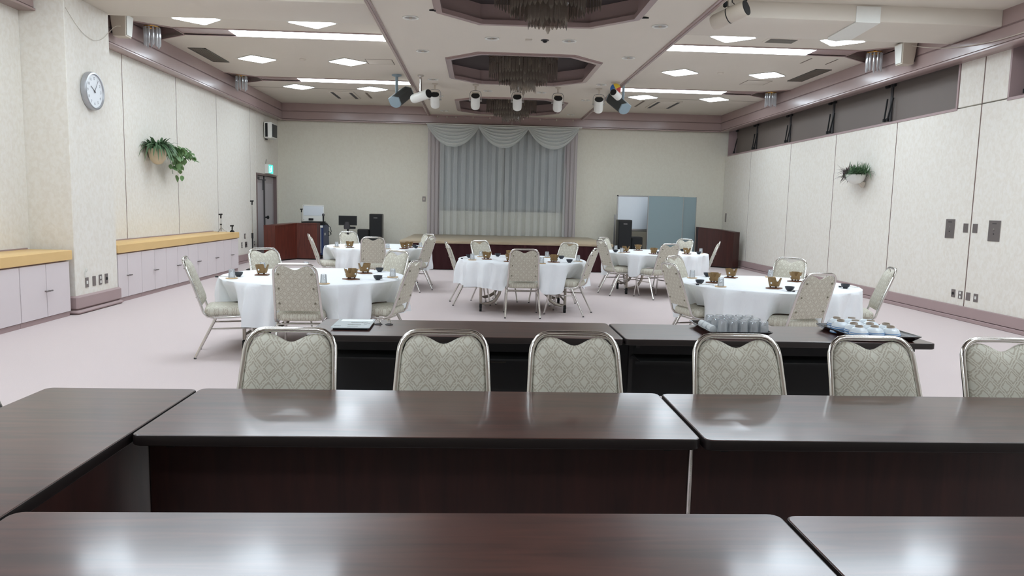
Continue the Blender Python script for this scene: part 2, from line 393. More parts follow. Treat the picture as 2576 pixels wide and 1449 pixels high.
# octagonal coffers in the middle panel
OCT = [(-.54 + .0, 0)]
def octagon(cy, grow=0):
    hx, hy, c = 1.25 + grow, 1.41 + grow, .52 + grow * .4
    cx = .705
    return [(cx - hx, cy - hy + c), (cx - hx + c, cy - hy), (cx + hx - c, cy - hy), (cx + hx, cy - hy + c), (cx + hx, cy + hy - c), (cx + hx - c, cy + hy), (cx - hx + c, cy + hy), (cx - hx, cy + hy - c)]
CY = [-.87, 3.85, 8.57, 13.29, 18.02]
ys = [YN] + [(a + b) / 2 for a, b in zip(CY[:-1], CY[1:])] + [YB - .18]
for i, cy in enumerate(CY):
    o8 = octagon(cy); a, b = ys[i], ys[i + 1]
    outer = [(PX0, o8[0][1]), (o8[1][0], a), (o8[2][0], a), (PX1, o8[3][1]), (PX1, o8[4][1]), (o8[5][0], b), (o8[6][0], b), (PX0, o8[7][1])]
    mb = MB()
    for z in (ZP, ZP + .05):
        n = len(mb.v); mb.v += [(x, y, z) for x, y in o8] + [(x, y, z) for x, y in outer] + [(PX0, a, z), (PX1, a, z), (PX1, b, z), (PX0, b, z)]
        for j in range(8):
            k = (j + 1) % 8; mb.f.append((n + j, n + k, n + 8 + k, n + 8 + j))
        mb.f += [(n + 16, n + 9, n + 8), (n + 17, n + 11, n + 10), (n + 18, n + 13, n + 12), (n + 19, n + 15, n + 14)]
    mb.build('ceiling_board', M_ceil, ce, 0, fix=False)
    cof = MB(); big = octagon(cy, .0)
    cof.loft([[(x, y, ZP - .012) for x, y in big], [(x, y, ZP + .24) for x, y in big]], caps=False)
    cof.build('coffer_wall', M_plum, ce, 0)
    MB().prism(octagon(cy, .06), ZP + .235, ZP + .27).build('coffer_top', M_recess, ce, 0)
    ri = MB(); o_in, o_out = octagon(cy, -.045), octagon(cy, .03)
    for z, A in ((0, 1),):
        ri.loft([[(x, y, ZP - .03) for x, y in o_in], [(x, y, ZP - .03) for x, y in o_out], [(x, y, ZP + .01) for x, y in o_out]], caps=False)
        ri.loft([[(x, y, ZP - .03) for x, y in o_in], [(x, y, ZP + .03) for x, y in o_in]], caps=False)
        mid = octagon(cy, .055); ri.loft([[(x, y, ZP - .012) for x, y in o_out], [(x, y, ZP - .012) for x, y in mid], [(x, y, ZP + .01) for x, y in mid]], caps=False)
    ri.build('coffer_rim', M_plum, ce, 0)
for x, s in ((PX0, 1), (PX1, -1)):
    MB().box(x - .02, x + .02, YN, YB - .18, ZP - .02, ZC + .05).build('panel_edge', M_ceil, ce, 0)
    MB().box(x, x + s * .065, YN, YB - .18, ZP - .022, ZP + .005, .004).box(x, x + s * .035, YN, YB - .18, ZP - .034, ZP).build('panel_moulding', M_plum, ce)
MB().box(PX0, PX1, YB - .26, YB - .17, ZP - .03, ZP + .01).build('panel_moulding', M_plum, ce)
MB().box(-5.27, PX0 - .02, 9.27, 10.27, ZP - .005, ZC + .02, .006).build('beam', M_ceil, ce)
MB().box(PX1 + .02, 6.57, 9.27, 10.27, ZP - .005, ZC + .02, .006).build('beam', M_ceil, ce)
MB().box(XL, XR, 17.42, 17.435, ZC - .003, ZC + .01).build('ceiling_joint', M_line, ce)
# light troughs
for i, (a, b) in enumerate(TR):
    for sx in (-1, 1):
        xp = PX0 if sx < 0 else PX1; xw = -5.27 if sx < 0 else 6.57; xa = xw - sx * DEP
        t = setting('trim_%d' % (10 + 2 * i + (sx > 0)))
        MB().box(xp, xa, a - .022, a, ZC - .016, ZC + .09).box(xp, xa, b, b + .02, ZC - .008, ZC + .09).build('trough_side', M_plum, t)
        MB().box(-3.88 if sx < 0 else 5.33, xa, a, b, ZC + .012, ZC + .03).build('trough_top', M_plum, t, 0)
        tri = MB()
        for (y0, y1, s2) in ((a, a - NOTCH + .23, -1), (b, b + NOTCH - .23, 1)):
            tri.prism([(xa, y0), (xw, y1), (xw, y1 - s2 * -.03), (xa + sx * -.02, y0 - s2 * -.02)], ZC - .014, ZC + .30)
        tri.build('recess_edge', M_plum, t, 0)
        MB().box(xw, xw + sx * .03, a - NOTCH + .2, b + NOTCH - .2, ZC, ZC + .31).build('recess_back', M_plum, t, 0)
        MB().box(xa - sx * .015, xa + sx * .0, a, b, ZC + .0, ZC + .30).build('recess_nose', M_plum, t, 0)
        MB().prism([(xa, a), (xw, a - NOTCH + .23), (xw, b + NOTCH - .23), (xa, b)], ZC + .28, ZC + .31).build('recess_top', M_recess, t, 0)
        x1 = -3.9 if sx < 0 else 5.35
        lt = thing('ceiling_strip_light', None, 'ceiling light')
        MB().box(xp - sx * -.02, x1, a + .002, b - .002, ZC - .006, ZC + .02).build('diffuser', M_strip, lt, 0)
        MB().box(xp - sx * -.02, x1 + sx * .03, a + .01, b - .01, ZC + .02, ZC + .05).build('housing', M_white, lt, 0)
        row = {4: 'farthest row, nearest the stage', 3: 'second row from the stage', 2: 'third row from the stage', 1: 'fourth row from the stage', 0: 'fifth row from the stage'}[i]
        lt['label'] = 'long white fluorescent strip in the %s ceiling, %s' % ('left' if sx < 0 else 'right', row)
# cornices: two lacquer bands round the room
def cornice(name, pts):
    t = setting(name); (xa, ya), (xb, yb), (nx, ny) = pts
    def band(z0, z1, d, nm, e=0):
        mb = MB()
        if nx: mb.box(xa, xa + nx * d, ya, yb, z0, z1, .006)
        else: mb.box(xa, xb, ya, ya + ny * d, z0, z1, .006)
        mb.build(nm, M_plum, t)
    D = .18 if nx > 0 or ny else .23
    band(3.848, 4.07, D, 'upper_band'); band(3.637, 3.834, D, 'lower_band'); band(3.60, 3.63, D + .02, 'bottom_bead'); band(3.61, 4.06, D - .02, 'core')
cornice('trim_1', ((XL, 10.2), (XL, YB - .16), (1, 0)))
cornice('trim_2', ((XL, YN), (XL, 9.15), (1, 0)))
cornice('trim_3', ((XR, YN), (XR, YB - .16), (-1, 0)))
cornice('trim_4', ((XL, YB), (XR, YB), (0, -1)))
# skirting
def skirting(name, x0, x1, y0, y1, dx=0, dy=0, h=.2):
    t = setting(name); e = .02
    MB().box(x0, x1, y0, y1, .055, h, .005).build('board', M_plumd, t)
    MB().box(x0 + min(dx, 0), x1 + max(dx, 0), y0 + min(dy, 0), y1 + max(dy, 0), 0, .05, .005).build('plinth', M_plumd, t)
skirting('baseboard_right', XR - .035, XR, YN, YB, dx=-.02)
skirting('baseboard_left', XL, XL + .03, 15.31, 18.28, dx=.02)
skirting('baseboard_back', XL, XR - .06, YB - .03, YB, dy=-.02)
t = setting('baseboard_pillar')
MB().box(XL, -4.895, 9.115, 10.235, .055, .225, .02).build('board', M_plumd, t)
MB().box(XL, -4.87, 9.09, 10.235, 0, .05, .02).build('plinth', M_plumd, t)
# double door in the left wall
d = setting('door_1')
MB().box(XL - .13, XL + .015, 18.30, 18.345, 0, 2.13).box(XL - .13, XL + .015, 20.02, 20.07, 0, 2.13).box(XL - .13, XL + .015, 18.345, 20.02, 2.085, 2.13).build('door_frame', mat('door_frame_plum', (122, 104, 102), .5), d)
for a, b in ((18.35, 19.12), (19.14, 20.015)):
    lf = MB().box(XL - .10, XL - .06, a, b, .01, 2.08, .006).build('door_leaf', mat('door_grey', (166, 158, 160), .5, var=.03, scale=5), d)
    MB().box(XL - .062, XL - .054, a + .12, b - .12, .2, 1.9, .004).build('leaf_panel', mat('door_panel', (176, 170, 174), .5, var=.03, scale=5), lf)
MB().box(XL - .06, XL - .04, 19.09, 19.16, .01, 2.08).build('meeting_strip', M_dark, d)
MB().cyl((XL - .05, 19.16, 1.03), (XL + .0, 19.16, 1.03), .018).prof((XL, 19.16, 1.03), (XL + .06, 19.16, 1.03), [(.03, 0), (.045, .4), (.04, .8), (.01, 1)]).build('door_knob', M_blackm, d)
MB().box(XL - .06, XL - .01, 18.42, 18.62, 1.98, 2.04, .01).tube([(XL - .03, 18.6, 1.97), (XL + .1, 18.75, 1.97), (XL - .03, 18.95, 1.97), (XL - .03, 18.95, 1.72)], .012).build('door_closer', M_dark, d)

# ---------------------------------------------------------------- cabinets and worktops on the left
XF = -4.93
cab = None
def cabinet(y0, ym, y1, label):
    c = thing('wall_cabinet', label, 'cabinet', (XL, y0, 0), 0, 'lilac cabinets under the worktops')
    wd = XF - XL; a = ym - y0; b = y1 - y0
    MB().box(.005, wd - .03, .004, b - .004, .0, .675).build('carcass', M_plumd, c, 0)
    MB().box(wd - .03, wd - .018, .002, b - .002, 0, .055).build('toe_kick', M_plumd, c, 0)
    for p, q, hs in ((.005, a - .005, -1), (a + .005, b - .005, 1)):
        dr = MB().box(wd - .028, wd, p, q, .062, .668, .003).build('cabinet_door', M_door, c)
        hy = a + hs * .035
        MB().cyl((wd - .002, hy, .36), (wd + .028, hy, .36), .007, 8).tube([(wd + .03, hy - .03, .36), (wd + .03, hy + .03, .36)], .009, 8).build('handle', M_plate, dr)
far = [(10.22, 10.5, 10.93), (10.93, 11.36, 11.78), (11.78, 12.22, 12.66), (12.66, 13.10, 13.54), (13.54, 13.98, 14.41), (14.41, 14.84, 15.27)]
for k, (a, b, c_) in enumerate(far):
    cabinet(a, b, c_, 'lilac two-door cabinet beyond the pillar, %s' % ('right against the pillar', 'second from the pillar', 'third from the pillar', 'fourth from the pillar', 'fifth from the pillar', 'farthest, by the microphone stand')[k])
near = [(8.065, 8.549, 9.03), (7.1, 7.58, 8.065), (6.13, 6.61, 7.1), (5.17, 5.65, 6.13)]
for k, (a, b, c_) in enumerate(near):
    cabinet(a, b, c_, 'lilac two-door cabinet before the pillar, %s' % ('touching the pillar', 'second from it at the frame edge', 'third from it', 'fourth from it')[k])
def worktop(y0, y1, label):
    t = thing('worktop', label, 'worktop', (0, 0, 0))
    MB().box(XL + .002, XF + .02, y0, y1, .683, .80, .006).build('slab', M_counter, t)
    MB().box(XL + .002, XL + .02, y0, y1, .80, .815).build('back_strip', M_plumd, t)
worktop(10.205, 15.28, 'long ochre worktop on the cabinets beyond the pillar'); worktop(5.17, 9.07, 'short ochre worktop on the near cabinets left of the pillar')

# ---------------------------------------------------------------- stage, curtain
t = thing('stage', 'low wooden stage with a dark red skirt under the curtained window', 'stage', (0, 0, 0))
MB().box(-1.76, 3.05, 16.4, YB - .06, .59, .645, .008).build('deck', M_deck, t)
sk = MB(); n = 110
def skirt_fn(u, v):
    x = -1.73 + u * 4.75; return (x, 16.43 + .018 * math.sin(u * 2 * PI * 27), .015 + v * .575)
sk.grid(330, 1, skirt_fn); sk.build('skirt', M_skirt, t, 60, fix=False)
MB().box(-1.7, 3.0, 16.47, YB - .06, 0, .59).build('base', M_blackm, t, 0)
rail = thing('curtain_rail', 'white curtain rail with glider knobs across the top of the window', 'rail')
MB().box(-1.45, 2.74, 19.93, 19.98, 3.585, 3.612, .006).build('rail', M_white, rail)
for k, x in enumerate([-1.15, -.9, -.66, -.2, .25, .7, 1.15, 1.6, 2.05, 2.5]):
    MB().lathe([(.004, -.03), (.018, -.015), (.018, .01), (.004, .025)], (x, 20.04, 3.80), 10).build('hook', M_beige, rail)
def voile(name, x0, x1, y, z0, z1, folds, amp, mt, label, cat='curtain'):
    mb = MB(); nu = max(48, int(folds * 24)); ph = random.random() * 6
    def fn(u, v):
        q = u * folds * 2 * PI + ph; s = math.tanh(2.2 * math.sin(q))
        a = amp * s * (.8 + .2 * math.sin(q * .37)) * (.7 + .3 * (1 - v))
        return (x0 + (x1 - x0) * (u + .010 * math.sin(u * 17)) - .022 * math.sin(2 * q), min(y + a, 20.225), z0 + (z1 - z0) * v)
    mb.grid(nu, 6, fn); return tag(mb.build(name, mt, smooth=80, fix=False), label, cat)
voile('voile_curtain', -1.12, .66, 20.08, .65, 3.58, 9, .05, M_sheer, 'sheer white voile curtain, left half over the window')
voile('voile_curtain', .60, 2.42, 20.11, .65, 3.58, 9, .05, M_sheer, 'sheer white voile curtain, right half over the window')
voile('side_drape', -1.38, -1.06, 20.05, .65, 3.58, 3, .03, M_drape, 'lilac grey drape hanging at the left edge of the window')
voile('side_drape', 2.32, 2.64, 20.05, .65, 3.58, 3, .03, M_drape, 'lilac grey drape hanging at the right edge of the window')
for k, (x0, x1) in enumerate(((-1.42, -.03), (-.05, 1.30), (1.27, 2.66))):
    mb = MB()
    def fn(u, v, x0=x0, x1=x1):
        s = 2 * u - 1; span = (x1 - x0) / 2
        xx = (x0 + x1) / 2 + s * span * (1 - .0 * v)
        sag = .56 * v * (1 - abs(s) ** 2.2) + .03 * v
        top = 3.575
        rid = math.sin(v * 6.2 * 2 * PI)
        return (xx, 19.93 - .05 * rid * (1 - s * s) ** .5 - .06 * v * (1 - s * s), top - sag + .012 * rid)
    mb.grid(36, 44, fn)
    tag(mb.build('swag_valance', M_swag, smooth=80, fix=False), 'gathered grey voile swag at the top of the window, %s of three' % ('left', 'middle', 'right')[k], 'valance')

# ---------------------------------------------------------------- ceiling fittings
ROWS = [-1.05, 2.0, 5.02, 8.05, 11.14, 14.07, 17.22]
proto = None
nm_row = {11.14: 'partly hidden by the cross beam', 14.07: 'between the two strip lights', 17.22: 'nearest the stage', 8.05: 'just before the cross beam', 5.02: 'above the meeting tables', 2.0: 'over the camera side', -1.05: 'in the row behind the camera'}
for y in ROWS:
    for x, s in ((-4.14, 'outer left'), (-2.48, 'inner left'), (3.76, 'inner right'), (5.44, 'outer right')):
        lb = 'square diamond-set ceiling light, %s column, %s' % (s, nm_row[y])
        if proto is None:
            proto = thing('ceiling_light', lb, 'ceiling light', (x, y, ZC), PI / 4, 'square ceiling lights')
            MB().loft([rrect(.5, .5, .03, -.012), rrect(.47, .47, .03, -.018)]).build('diffuser', M_lamp, proto, 0)
            MB().loft([rrect(.54, .54, .03, -.006), rrect(.505, .505, .03, -.012), rrect(.505, .505, .03, .0)], caps=False).build('frame', M_white, proto, 0)
        else: copy_of(proto, lb, (x, y, ZC), PI / 4)
dl = None
for i, (x, y) in enumerate([(-.93, 9.85), (2.34, 9.85), (-.93, 11.9), (2.34, 11.9), (.145, 10.87), (1.265, 10.87), (-.93, 14.5), (2.34, 14.5), (.145, 15.7), (1.275, 15.7), (-.93, 16.63), (2.34, 16.63), (-.94, 19.15), (2.32, 19.18)]):
    side = 'left' if x < .7 else 'right'
    lb = 'unlit downlight, %s side of the middle ceiling panel, %s' % (side, {0: 'just past the first coffer corner', 2: 'before the second coffer corner', 4: 'between the first two coffers', 6: 'beyond the second coffer', 8: 'in the pair behind the spotlights', 10: 'before the third coffer', 12: 'by the back wall'}[i // 2 * 2])
    if dl is None:
        dl = thing('downlight', lb, 'downlight', (x, y, ZP), 0, 'downlights of the middle panel')
        MB().lathe([(.105, -.001), (.105, -.012), (.082, -.012), (.078, .0), (.07, .002)], n=24, caps=False).build('ring', M_white, dl)
        MB().lathe([(.078, -.001), (.04, -.002), (.001, -.003)], n=20, caps=False).build('reflector', M_alu, dl)
        MB().cyl((0, 0, -.002), (0, 0, -.02), .02, 12).build('bulb', M_beige, dl)
    else: copy_of(dl, lb, (x, y, ZP))
def flat(name, label, cat, parts):
    t = thing(name, label, cat)
    for nm, mb, mt in parts: mb.build(nm, mt, t)
def vent(x0, x1, y0, y1, label):
    t = thing('ceiling_vent', label, 'vent')
    MB().box(x0, x1, y0, y1, ZC - .004, ZC + .004).build('backing', M_vent, t, 0)
    MB().box(x0, x1, y0, y0 + .02, ZC - .012, ZC).box(x0, x1, y1 - .02, y1, ZC - .012, ZC).box(x0, x0 + .02, y0, y1, ZC - .012, ZC).box(x1 - .02, x1, y0, y1, ZC - .012, ZC).build('frame', M_vent, t)
    sl = None; nn = 7
    for k in range(nn):
        xx = x0 + .03 + (x1 - x0 - .06) * (k + .5) / nn
        if sl is None: sl = MB().box(-.006, .006, y0 + .02, y1 - .02, ZC - .012, ZC - .003).build('slat', M_line, t, 0); sl.location.x = xx
        else: twin(sl, t, (xx, 0, 0))
vent(-5.08, -4.78, 13.25, 14.48, 'long grey slatted vent in the left ceiling by the cornice'); vent(6.06, 6.36, 13.36, 14.6, 'long grey slatted vent in the right ceiling by the cornice')
def hatch(x0, x1, y0, y1, label):
    t = thing('access_hatch', label, 'hatch')
    MB().box(x0, x1, y0, y1, ZC - .006, ZC + .003, .002).build('cover', M_ceil, t)
    e = .014
    MB().box(x0 - e, x0, y0 - e, y1 + e, ZC - .004, ZC).box(x1, x1 + e, y0 - e, y1 + e, ZC - .004, ZC).box(x0, x1, y0 - e, y0, ZC - .004, ZC).box(x0, x1, y1, y1 + e, ZC - .004, ZC).build('joint', M_line, t)
hatch(-2.11, -1.64, 13.77, 14.21, 'square inspection hatch in the left ceiling beside the inner light'); hatch(5.31, 5.78, 14.68, 15.15, 'square inspection hatch in the right ceiling beside the outer light')
def cassette(x0, x1, y0, y1, label, s):
    t = thing('air_conditioner', label, 'air conditioner')
    MB().box(x0, x1, y0, y1, ZC - .02, ZC + .003, .006).build('cover', M_ceil, t)
    for xx in (x0 + .05, x1 - .12):
        MB().box(xx, xx + .07, y0 + .05, y1 - .05, ZC - .024, ZC - .018).build('air_slot', M_dark, t)
    xx = x1 + .25 if s < 0 else x0 - .3
    MB().box(xx, xx + .05, y0 + .1, y1 - .1, ZC - .006, ZC + .002).build('side_slot', M_line, t)
cassette(-3.6, -3.0, 17.75, 18.85, 'flush ceiling air conditioner at the far end of the left ceiling', -1); cassette(4.2, 4.85, 17.75, 18.95, 'flush ceiling air conditioner at the far end of the right ceiling', 1)
t = thing('air_conditioner', 'dark slotted ceiling grille in the right ceiling just past the beam', 'air conditioner')
MB().box(4.3, 4.8, 11.12, 11.42, ZC - .01, ZC + .003, .003).build('frame', M_ceil, t); MB().box(4.34, 4.76, 11.16, 11.4, ZC - .014, ZC - .008).build('slot', M_vent, t)
for k, (x, y, l) in enumerate(((-3.28, 13.96, 'left ceiling between the two middle lights'), (4.52, 14.0, 'right ceiling between the two middle lights'))):
    t = thing('smoke_detector', 'small round smoke detector in the ' + l, 'detector', (x, y, ZC))
    MB().lathe([(.06, 0), (.06, -.015), (.04, -.03), (.005, -.034)], n=16).build('body', M_ceil, t)
for k, (x, y, l) in enumerate(((5.57, 12.68, 'left'), (6.03, 12.70, 'right'))):
    tag(MB().box(x - .012, x + .012, y - .22, y + .22, ZC - .004, ZC + .002).build('air_slot', M_line), 'thin dark air slot in the right ceiling by the wall lamp, %s of two' % l, 'vent')
t = thing('ceiling_sensor', 'small black dome sensor in the middle panel between the downlight pair', 'sensor', (.91, 10.88, ZP))
MB().lathe([(.06, 0), (.06, -.008), (.035, -.012)], n=16).build('flange', M_dark, t); MB().lathe([(.035, -.01), (.03, -.03), (.01, -.04)], n=14).build('dome', M_blackm, t)
t = thing('ceiling_plate', 'small square cover plate in the middle panel beside the black dome', 'plate', (.675, 10.89, ZP))
MB().box(-.05, .05, -.05, .05, -.008, .002, .003).build('cover', M_beige, t)

# chandeliers in the coffers
for i, cy in enumerate(CY[2:]):
    nm = ('in the nearest coffer', 'in the middle coffer', 'in the farthest coffer')[i]
    t = thing('chandelier', 'tiered chandelier of smoked glass rods ' + nm, 'chandelier', (.74, cy, 0))
    MB().lathe([(.62, 4.085), (.62, 4.06), (.55, 4.05)], n=28).build('mount', M_bdark, t)
    for ti, (r, zt, zb, n) in enumerate(((.60, 4.03, 3.72, 56), (.42, 4.03, 3.62, 44), (.22, 4.03, 3.50, 26))):
        fr = MB().tube([(r * math.cos(2 * PI * k / 24), r * math.sin(2 * PI * k / 24), zt) for k in range(24)], .012, 6, closed=True)
        for k in range(6):
            fr.cyl((r * math.cos(k * PI / 3), r * math.sin(k * PI / 3), zt), (r * math.cos(k * PI / 3), r * math.sin(k * PI / 3), 4.06), .006, 6)
        fr.build('ring', M_bdark, t)
        rods = MB()
        for k in range(n):
            a = 2 * PI * k / n; x, y = r * math.cos(a), r * math.sin(a); dz = random.uniform(-.006, .006)
            if k % (n // 4) == 0: dz -= .05
            q0 = a; e1 = (-math.sin(a) * .026, math.cos(a) * .026); e2 = (math.cos(a) * .008, math.sin(a) * .008)
            cr = [(x + e1[0], y + e1[1]), (x + e2[0], y + e2[1]), (x - e1[0], y - e1[1]), (x - e2[0], y - e2[1])]
            rods.loft([[(p, q, z) for p, q in cr] for z in (zt, zb + dz + .04)] + [[(x + (p - x) * .25, y + (q - y) * .25, zb + dz) for p, q in cr]])
        o = rods.build('glass_rods', M_rod, t, 0); o['kind'] = 'stuff'
    for k in range(10):
        a = 2 * PI * k / 10; x, y = .32 * math.cos(a), .32 * math.sin(a)
        MB().lathe([(.012, .08), (.028, .04), (.03, .0), (.018, -.04), (.004, -.05)], (x, y, 3.93), 10).build('bulb', M_beige, t)
# crystal wall lamps in the notches of the cornice
for i, (a, b) in enumerate(TR):
    for sx in (-1, 1):
        if i < 2: continue
        cy = (a + b) / 2 - (.1 if sx < 0 else .0); x = -5.09 if sx < 0 else 6.40
        t = thing('crystal_lamp', 'brass and crystal rod lamp in the %s cornice recess, %s' % ('left' if sx < 0 else 'right', ('before the beam', 'nearer one past the beam', 'farther one toward the stage')[i - 2]), 'lamp', (x, cy, 0))
        MB().lathe([(.14, 4.33), (.14, 4.30), (.05, 4.27), (.02, 4.22), (.02, 4.06)], n=16).build('canopy', M_gold, t)
        MB().tube([(.11 * math.cos(2 * PI * k / 16), .11 * math.sin(2 * PI * k / 16), 4.07) for k in range(16)], .01, 6, closed=True).build('ring', M_gold, t)
        for k in range(12):
            q = 2 * PI * k / 12; px, py = .11 * math.cos(q), .11 * math.sin(q); l = .02 * (k % 3)
            MB().loft([[(px + .016 * math.cos(s * PI / 3), py + .016 * math.sin(s * PI / 3), z) for s in range(6)] for z in (4.06, 3.83 - l)] + [[(px + .004 * math.cos(s * PI / 3), py + .004 * math.sin(s * PI / 3), 3.80 - l) for s in range(6)]]).build('crystal_rod', M_crystal, t, 30)

# spotlights under the middle panel
sp = None
SPX = [(-.92, 'first from the left'), (-.11, 'second from the left'), (.73, 'third from the left, in the middle'), (1.55, 'fourth from the left'), (2.38, 'fifth from the left')]
for k, (x, l) in enumerate(SPX):
    lb = 'white spotlight on a wire yoke before the stage, ' + l
    if sp is None:
        sp = thing('spotlight', lb, 'spotlight', (x, 15.0, ZP), 0, 'white spotlights in a row')
        MB().lathe([(.06, 0), (.06, -.015), (.02, -.03), (.02, -.11)], n=14).build('stem', M_beige, sp)
        y = MB(); y.tube([(-.115, .02, -.31), (-.115, .0, -.18), (-.09, 0, -.13), (-.04, 0, -.115), (.04, 0, -.115), (.09, 0, -.13), (.115, 0, -.18), (.115, .02, -.31)], .007, 6)
        y.cyl((-.13, .02, -.31), (-.09, .02, -.31), .014, 8).cyl((.13, .02, -.31), (.09, .02, -.31), .014, 8); y.build('yoke', M_alu, sp)
        dv = Vector((0, .70, -.71)).normalized(); c0 = Vector((0, -.07, -.225))
        MB().prof(c0, c0 + dv * .30, [(.086, 0), (.092, .02), (.092, .8), (.085, .93), (.05, 1.0)]).build('can', M_white, sp)
        MB().prof(c0 - dv * .004, c0 + dv * .01, [(.086, 0), (.086, 1)]).build('black_end', M_blackm, sp)
        MB().box(-.075, .075, -.02, .05, -.2, -.145, .005).build('bracket', M_beige, sp)
    else:
        o = copy_of(sp, lb, (x, 15.0, ZP), (.12, 0, -.08, -.03, -.12)[k])
t = thing('spotlight', 'white can spotlight on a chrome stem left of the spotlight row', 'spotlight', (-1.13, 14.08, ZP))
MB().lathe([(.06, 0), (.06, -.02), (.022, -.04), (.022, -.33)], n=14).build('stem', M_chrome, t)
MB().prof((.16, -.17, -.36), (-.16, .12, -.43), [(.082, 0), (.086, .02), (.086, .9), (.075, .97), (.03, 1)]).build('can', M_white, t)
MB().prof((.166, -.1755, -.3585), (.15, -.161, -.362), [(.078, 0), (.078, 1)]).build('black_end', M_blackm, t)
MB().tube([(-.03, 0, -.3), (-.1, .02, -.36), (-.16, .04, -.34), (-.2, .05, -.38)], .007, 6).build('cable', M_blackm, t)
t = thing('spotlight', 'small white spotlight with a coloured gel wheel right of the spotlight row', 'spotlight', (2.56, 14.2, ZP))
MB().lathe([(.08, 0), (.08, -.02), (.02, -.03), (.02, -.1)], n=14).build('stem', M_beige, t)
for k, mt in enumerate((M_yel, M_blu, M_alu, M_red)):
    pts = [(0, 0)] + [(.105 * math.cos(PI / 2 * k + PI / 3 + PI / 2 * j / 6 - PI / 3 + .5), .105 * math.sin(PI / 2 * k + PI / 2 * j / 6 + .5)) for j in range(7)]
    MB().prism([(a, b - .135) for a, b in pts], -.045, -.04, 'y').build('gel', mt, t, 0)
MB().prof((-.06, -.15, -.21), (.08, .05, -.27), [(.066, 0), (.07, .02), (.07, .95), (.05, 1)]).build('can', M_white, t)
MB().prof((-.064, -.155, -.209), (-.055, -.142, -.213), [(.062, 0), (.062, 1)]).build('black_end', M_blackm, t)
t = thing('spotlight', 'large white can spotlight with black end at the beam, top right', 'spotlight', (2.95, 8.95, ZC))
MB().box(-.05, .05, -.05, .05, -.03, 0, .006).cyl((0, 0, -.03), (0, 0, -.17), .024).build('stem', M_beige, t)
MB().box(-.07, -.03, -.04, .02, -.18, -.11, .01).build('clamp_knob', M_blackm, t)
MB().prof((.155, -.155, -.215), (-.155, .155, -.335), [(.088, 0), (.092, .01), (.092, .88), (.08, .96), (.03, 1)]).build('can', M_beige, t)
MB().prof((.16, -.16, -.213), (.15, -.15, -.217), [(.09, 0), (.09, 1)]).build('black_end', M_blackm, t)
MB().prof((.008, -.008, -.272), (.0, .0, -.275), [(.0935, 0), (.0935, 1)]).build('band', M_blackm, t)
MB().tube([(.03, 0, -.02), (.03, -.02, -.12), (.07, -.05, -.17), (.13, -.07, -.15), (.19, -.09, -.09), (.165, -.15, -.1), (.155, -.15, -.14)], .006, 6).build('cable', M_blackm, t)

# blue-grey hanging loudspeakers
for sx, x in ((-1, -1.715), (1, 2.93)):
    t = thing('hanging_speaker', 'blue-grey wedge loudspeaker hung from the ceiling on the %s' % ('left' if sx < 0 else 'right'), 'speaker', (x, 15.3, ZC))
    MB().lathe([(.10, 0), (.10, -.02), (.05, -.04)], n=18).build('mount', M_skyblue, t)
    MB().tube([(0, 0, -.03), (0, 0, -.28), (.0, .03, -.38)], .035, 8, .022).build('arm', M_skyblue, t)
    d0 = Vector((sx * .02, -.12, -.54)); d1 = Vector((-sx * .19, .18, -.30)); ax = (d1 - d0).normalized()
    e1 = ax.cross(Vector((0, 0, 1))).normalized(); e2 = e1.cross(ax).normalized()
    prof = [(-.14, .07)] + [(.145 * math.sin(q) , -.04 - .10 * math.cos(q)) for q in [(-1.35 + 2.7 * k / 10) for k in range(11)]] + [(.14, .07), (0, .11)]
    ring = lambda c: [c + e1 * a - e2 * (-b) for a, b in prof]
    MB().loft([ring(d0), ring(d1)]).build('grille', M_grille, t)
    for c, s in ((d0, -1), (d1, 1)):
        MB().loft([ring(c + ax * s * .0), [c + ax * s * .02 + (p - c) * .97 for p in ring(c)]]).build('end_cap', M_skyblue, t)
# boxes on the cornices
for sx in (-1, 1):
    t = thing('wall_speaker', 'beige tapered loudspeaker box on the %s cornice past the pillar line' % ('left' if sx < 0 else 'right'), 'speaker', ((-5.13, 11.0, 3.72) if sx < 0 else (6.43, 11.15, 3.72)), 0)
    MB().loft([rrect(.18, .18, .01, 0), rrect(.22, .24, .012, .31)]).build('cabinet', M_beige, t)
    MB().loft([rrect(.012, .15, .003, .02, -sx * .098), rrect(.012, .2, .003, .29, -sx * .116)]).build('grille', M_white, t)
    MB().box(sx * .09, sx * .14, -.03, .03, .05, .2).build('bracket', M_dark, t)
t = thing('wall_speaker', 'white framed loudspeaker with dark grille high on the left wall', 'speaker', (XL, 19.15, 2.99), 0)
MB().box(.0, .04, -.05, .05, .0, .3, .005).build('bracket', M_dark, t)
MB().box(.03, .22, -.24, .24, .03, .43, .012).build('cabinet', M_white, t)
MB().loft([rrect(.02, .4, .008, .07, .225), rrect(.04, .4, .008, .38, .22)]).build('grille', M_grille, t)
MB().box(.06, .12, -.245, -.238, .06, .40).build('side_slot', M_blackm, t)
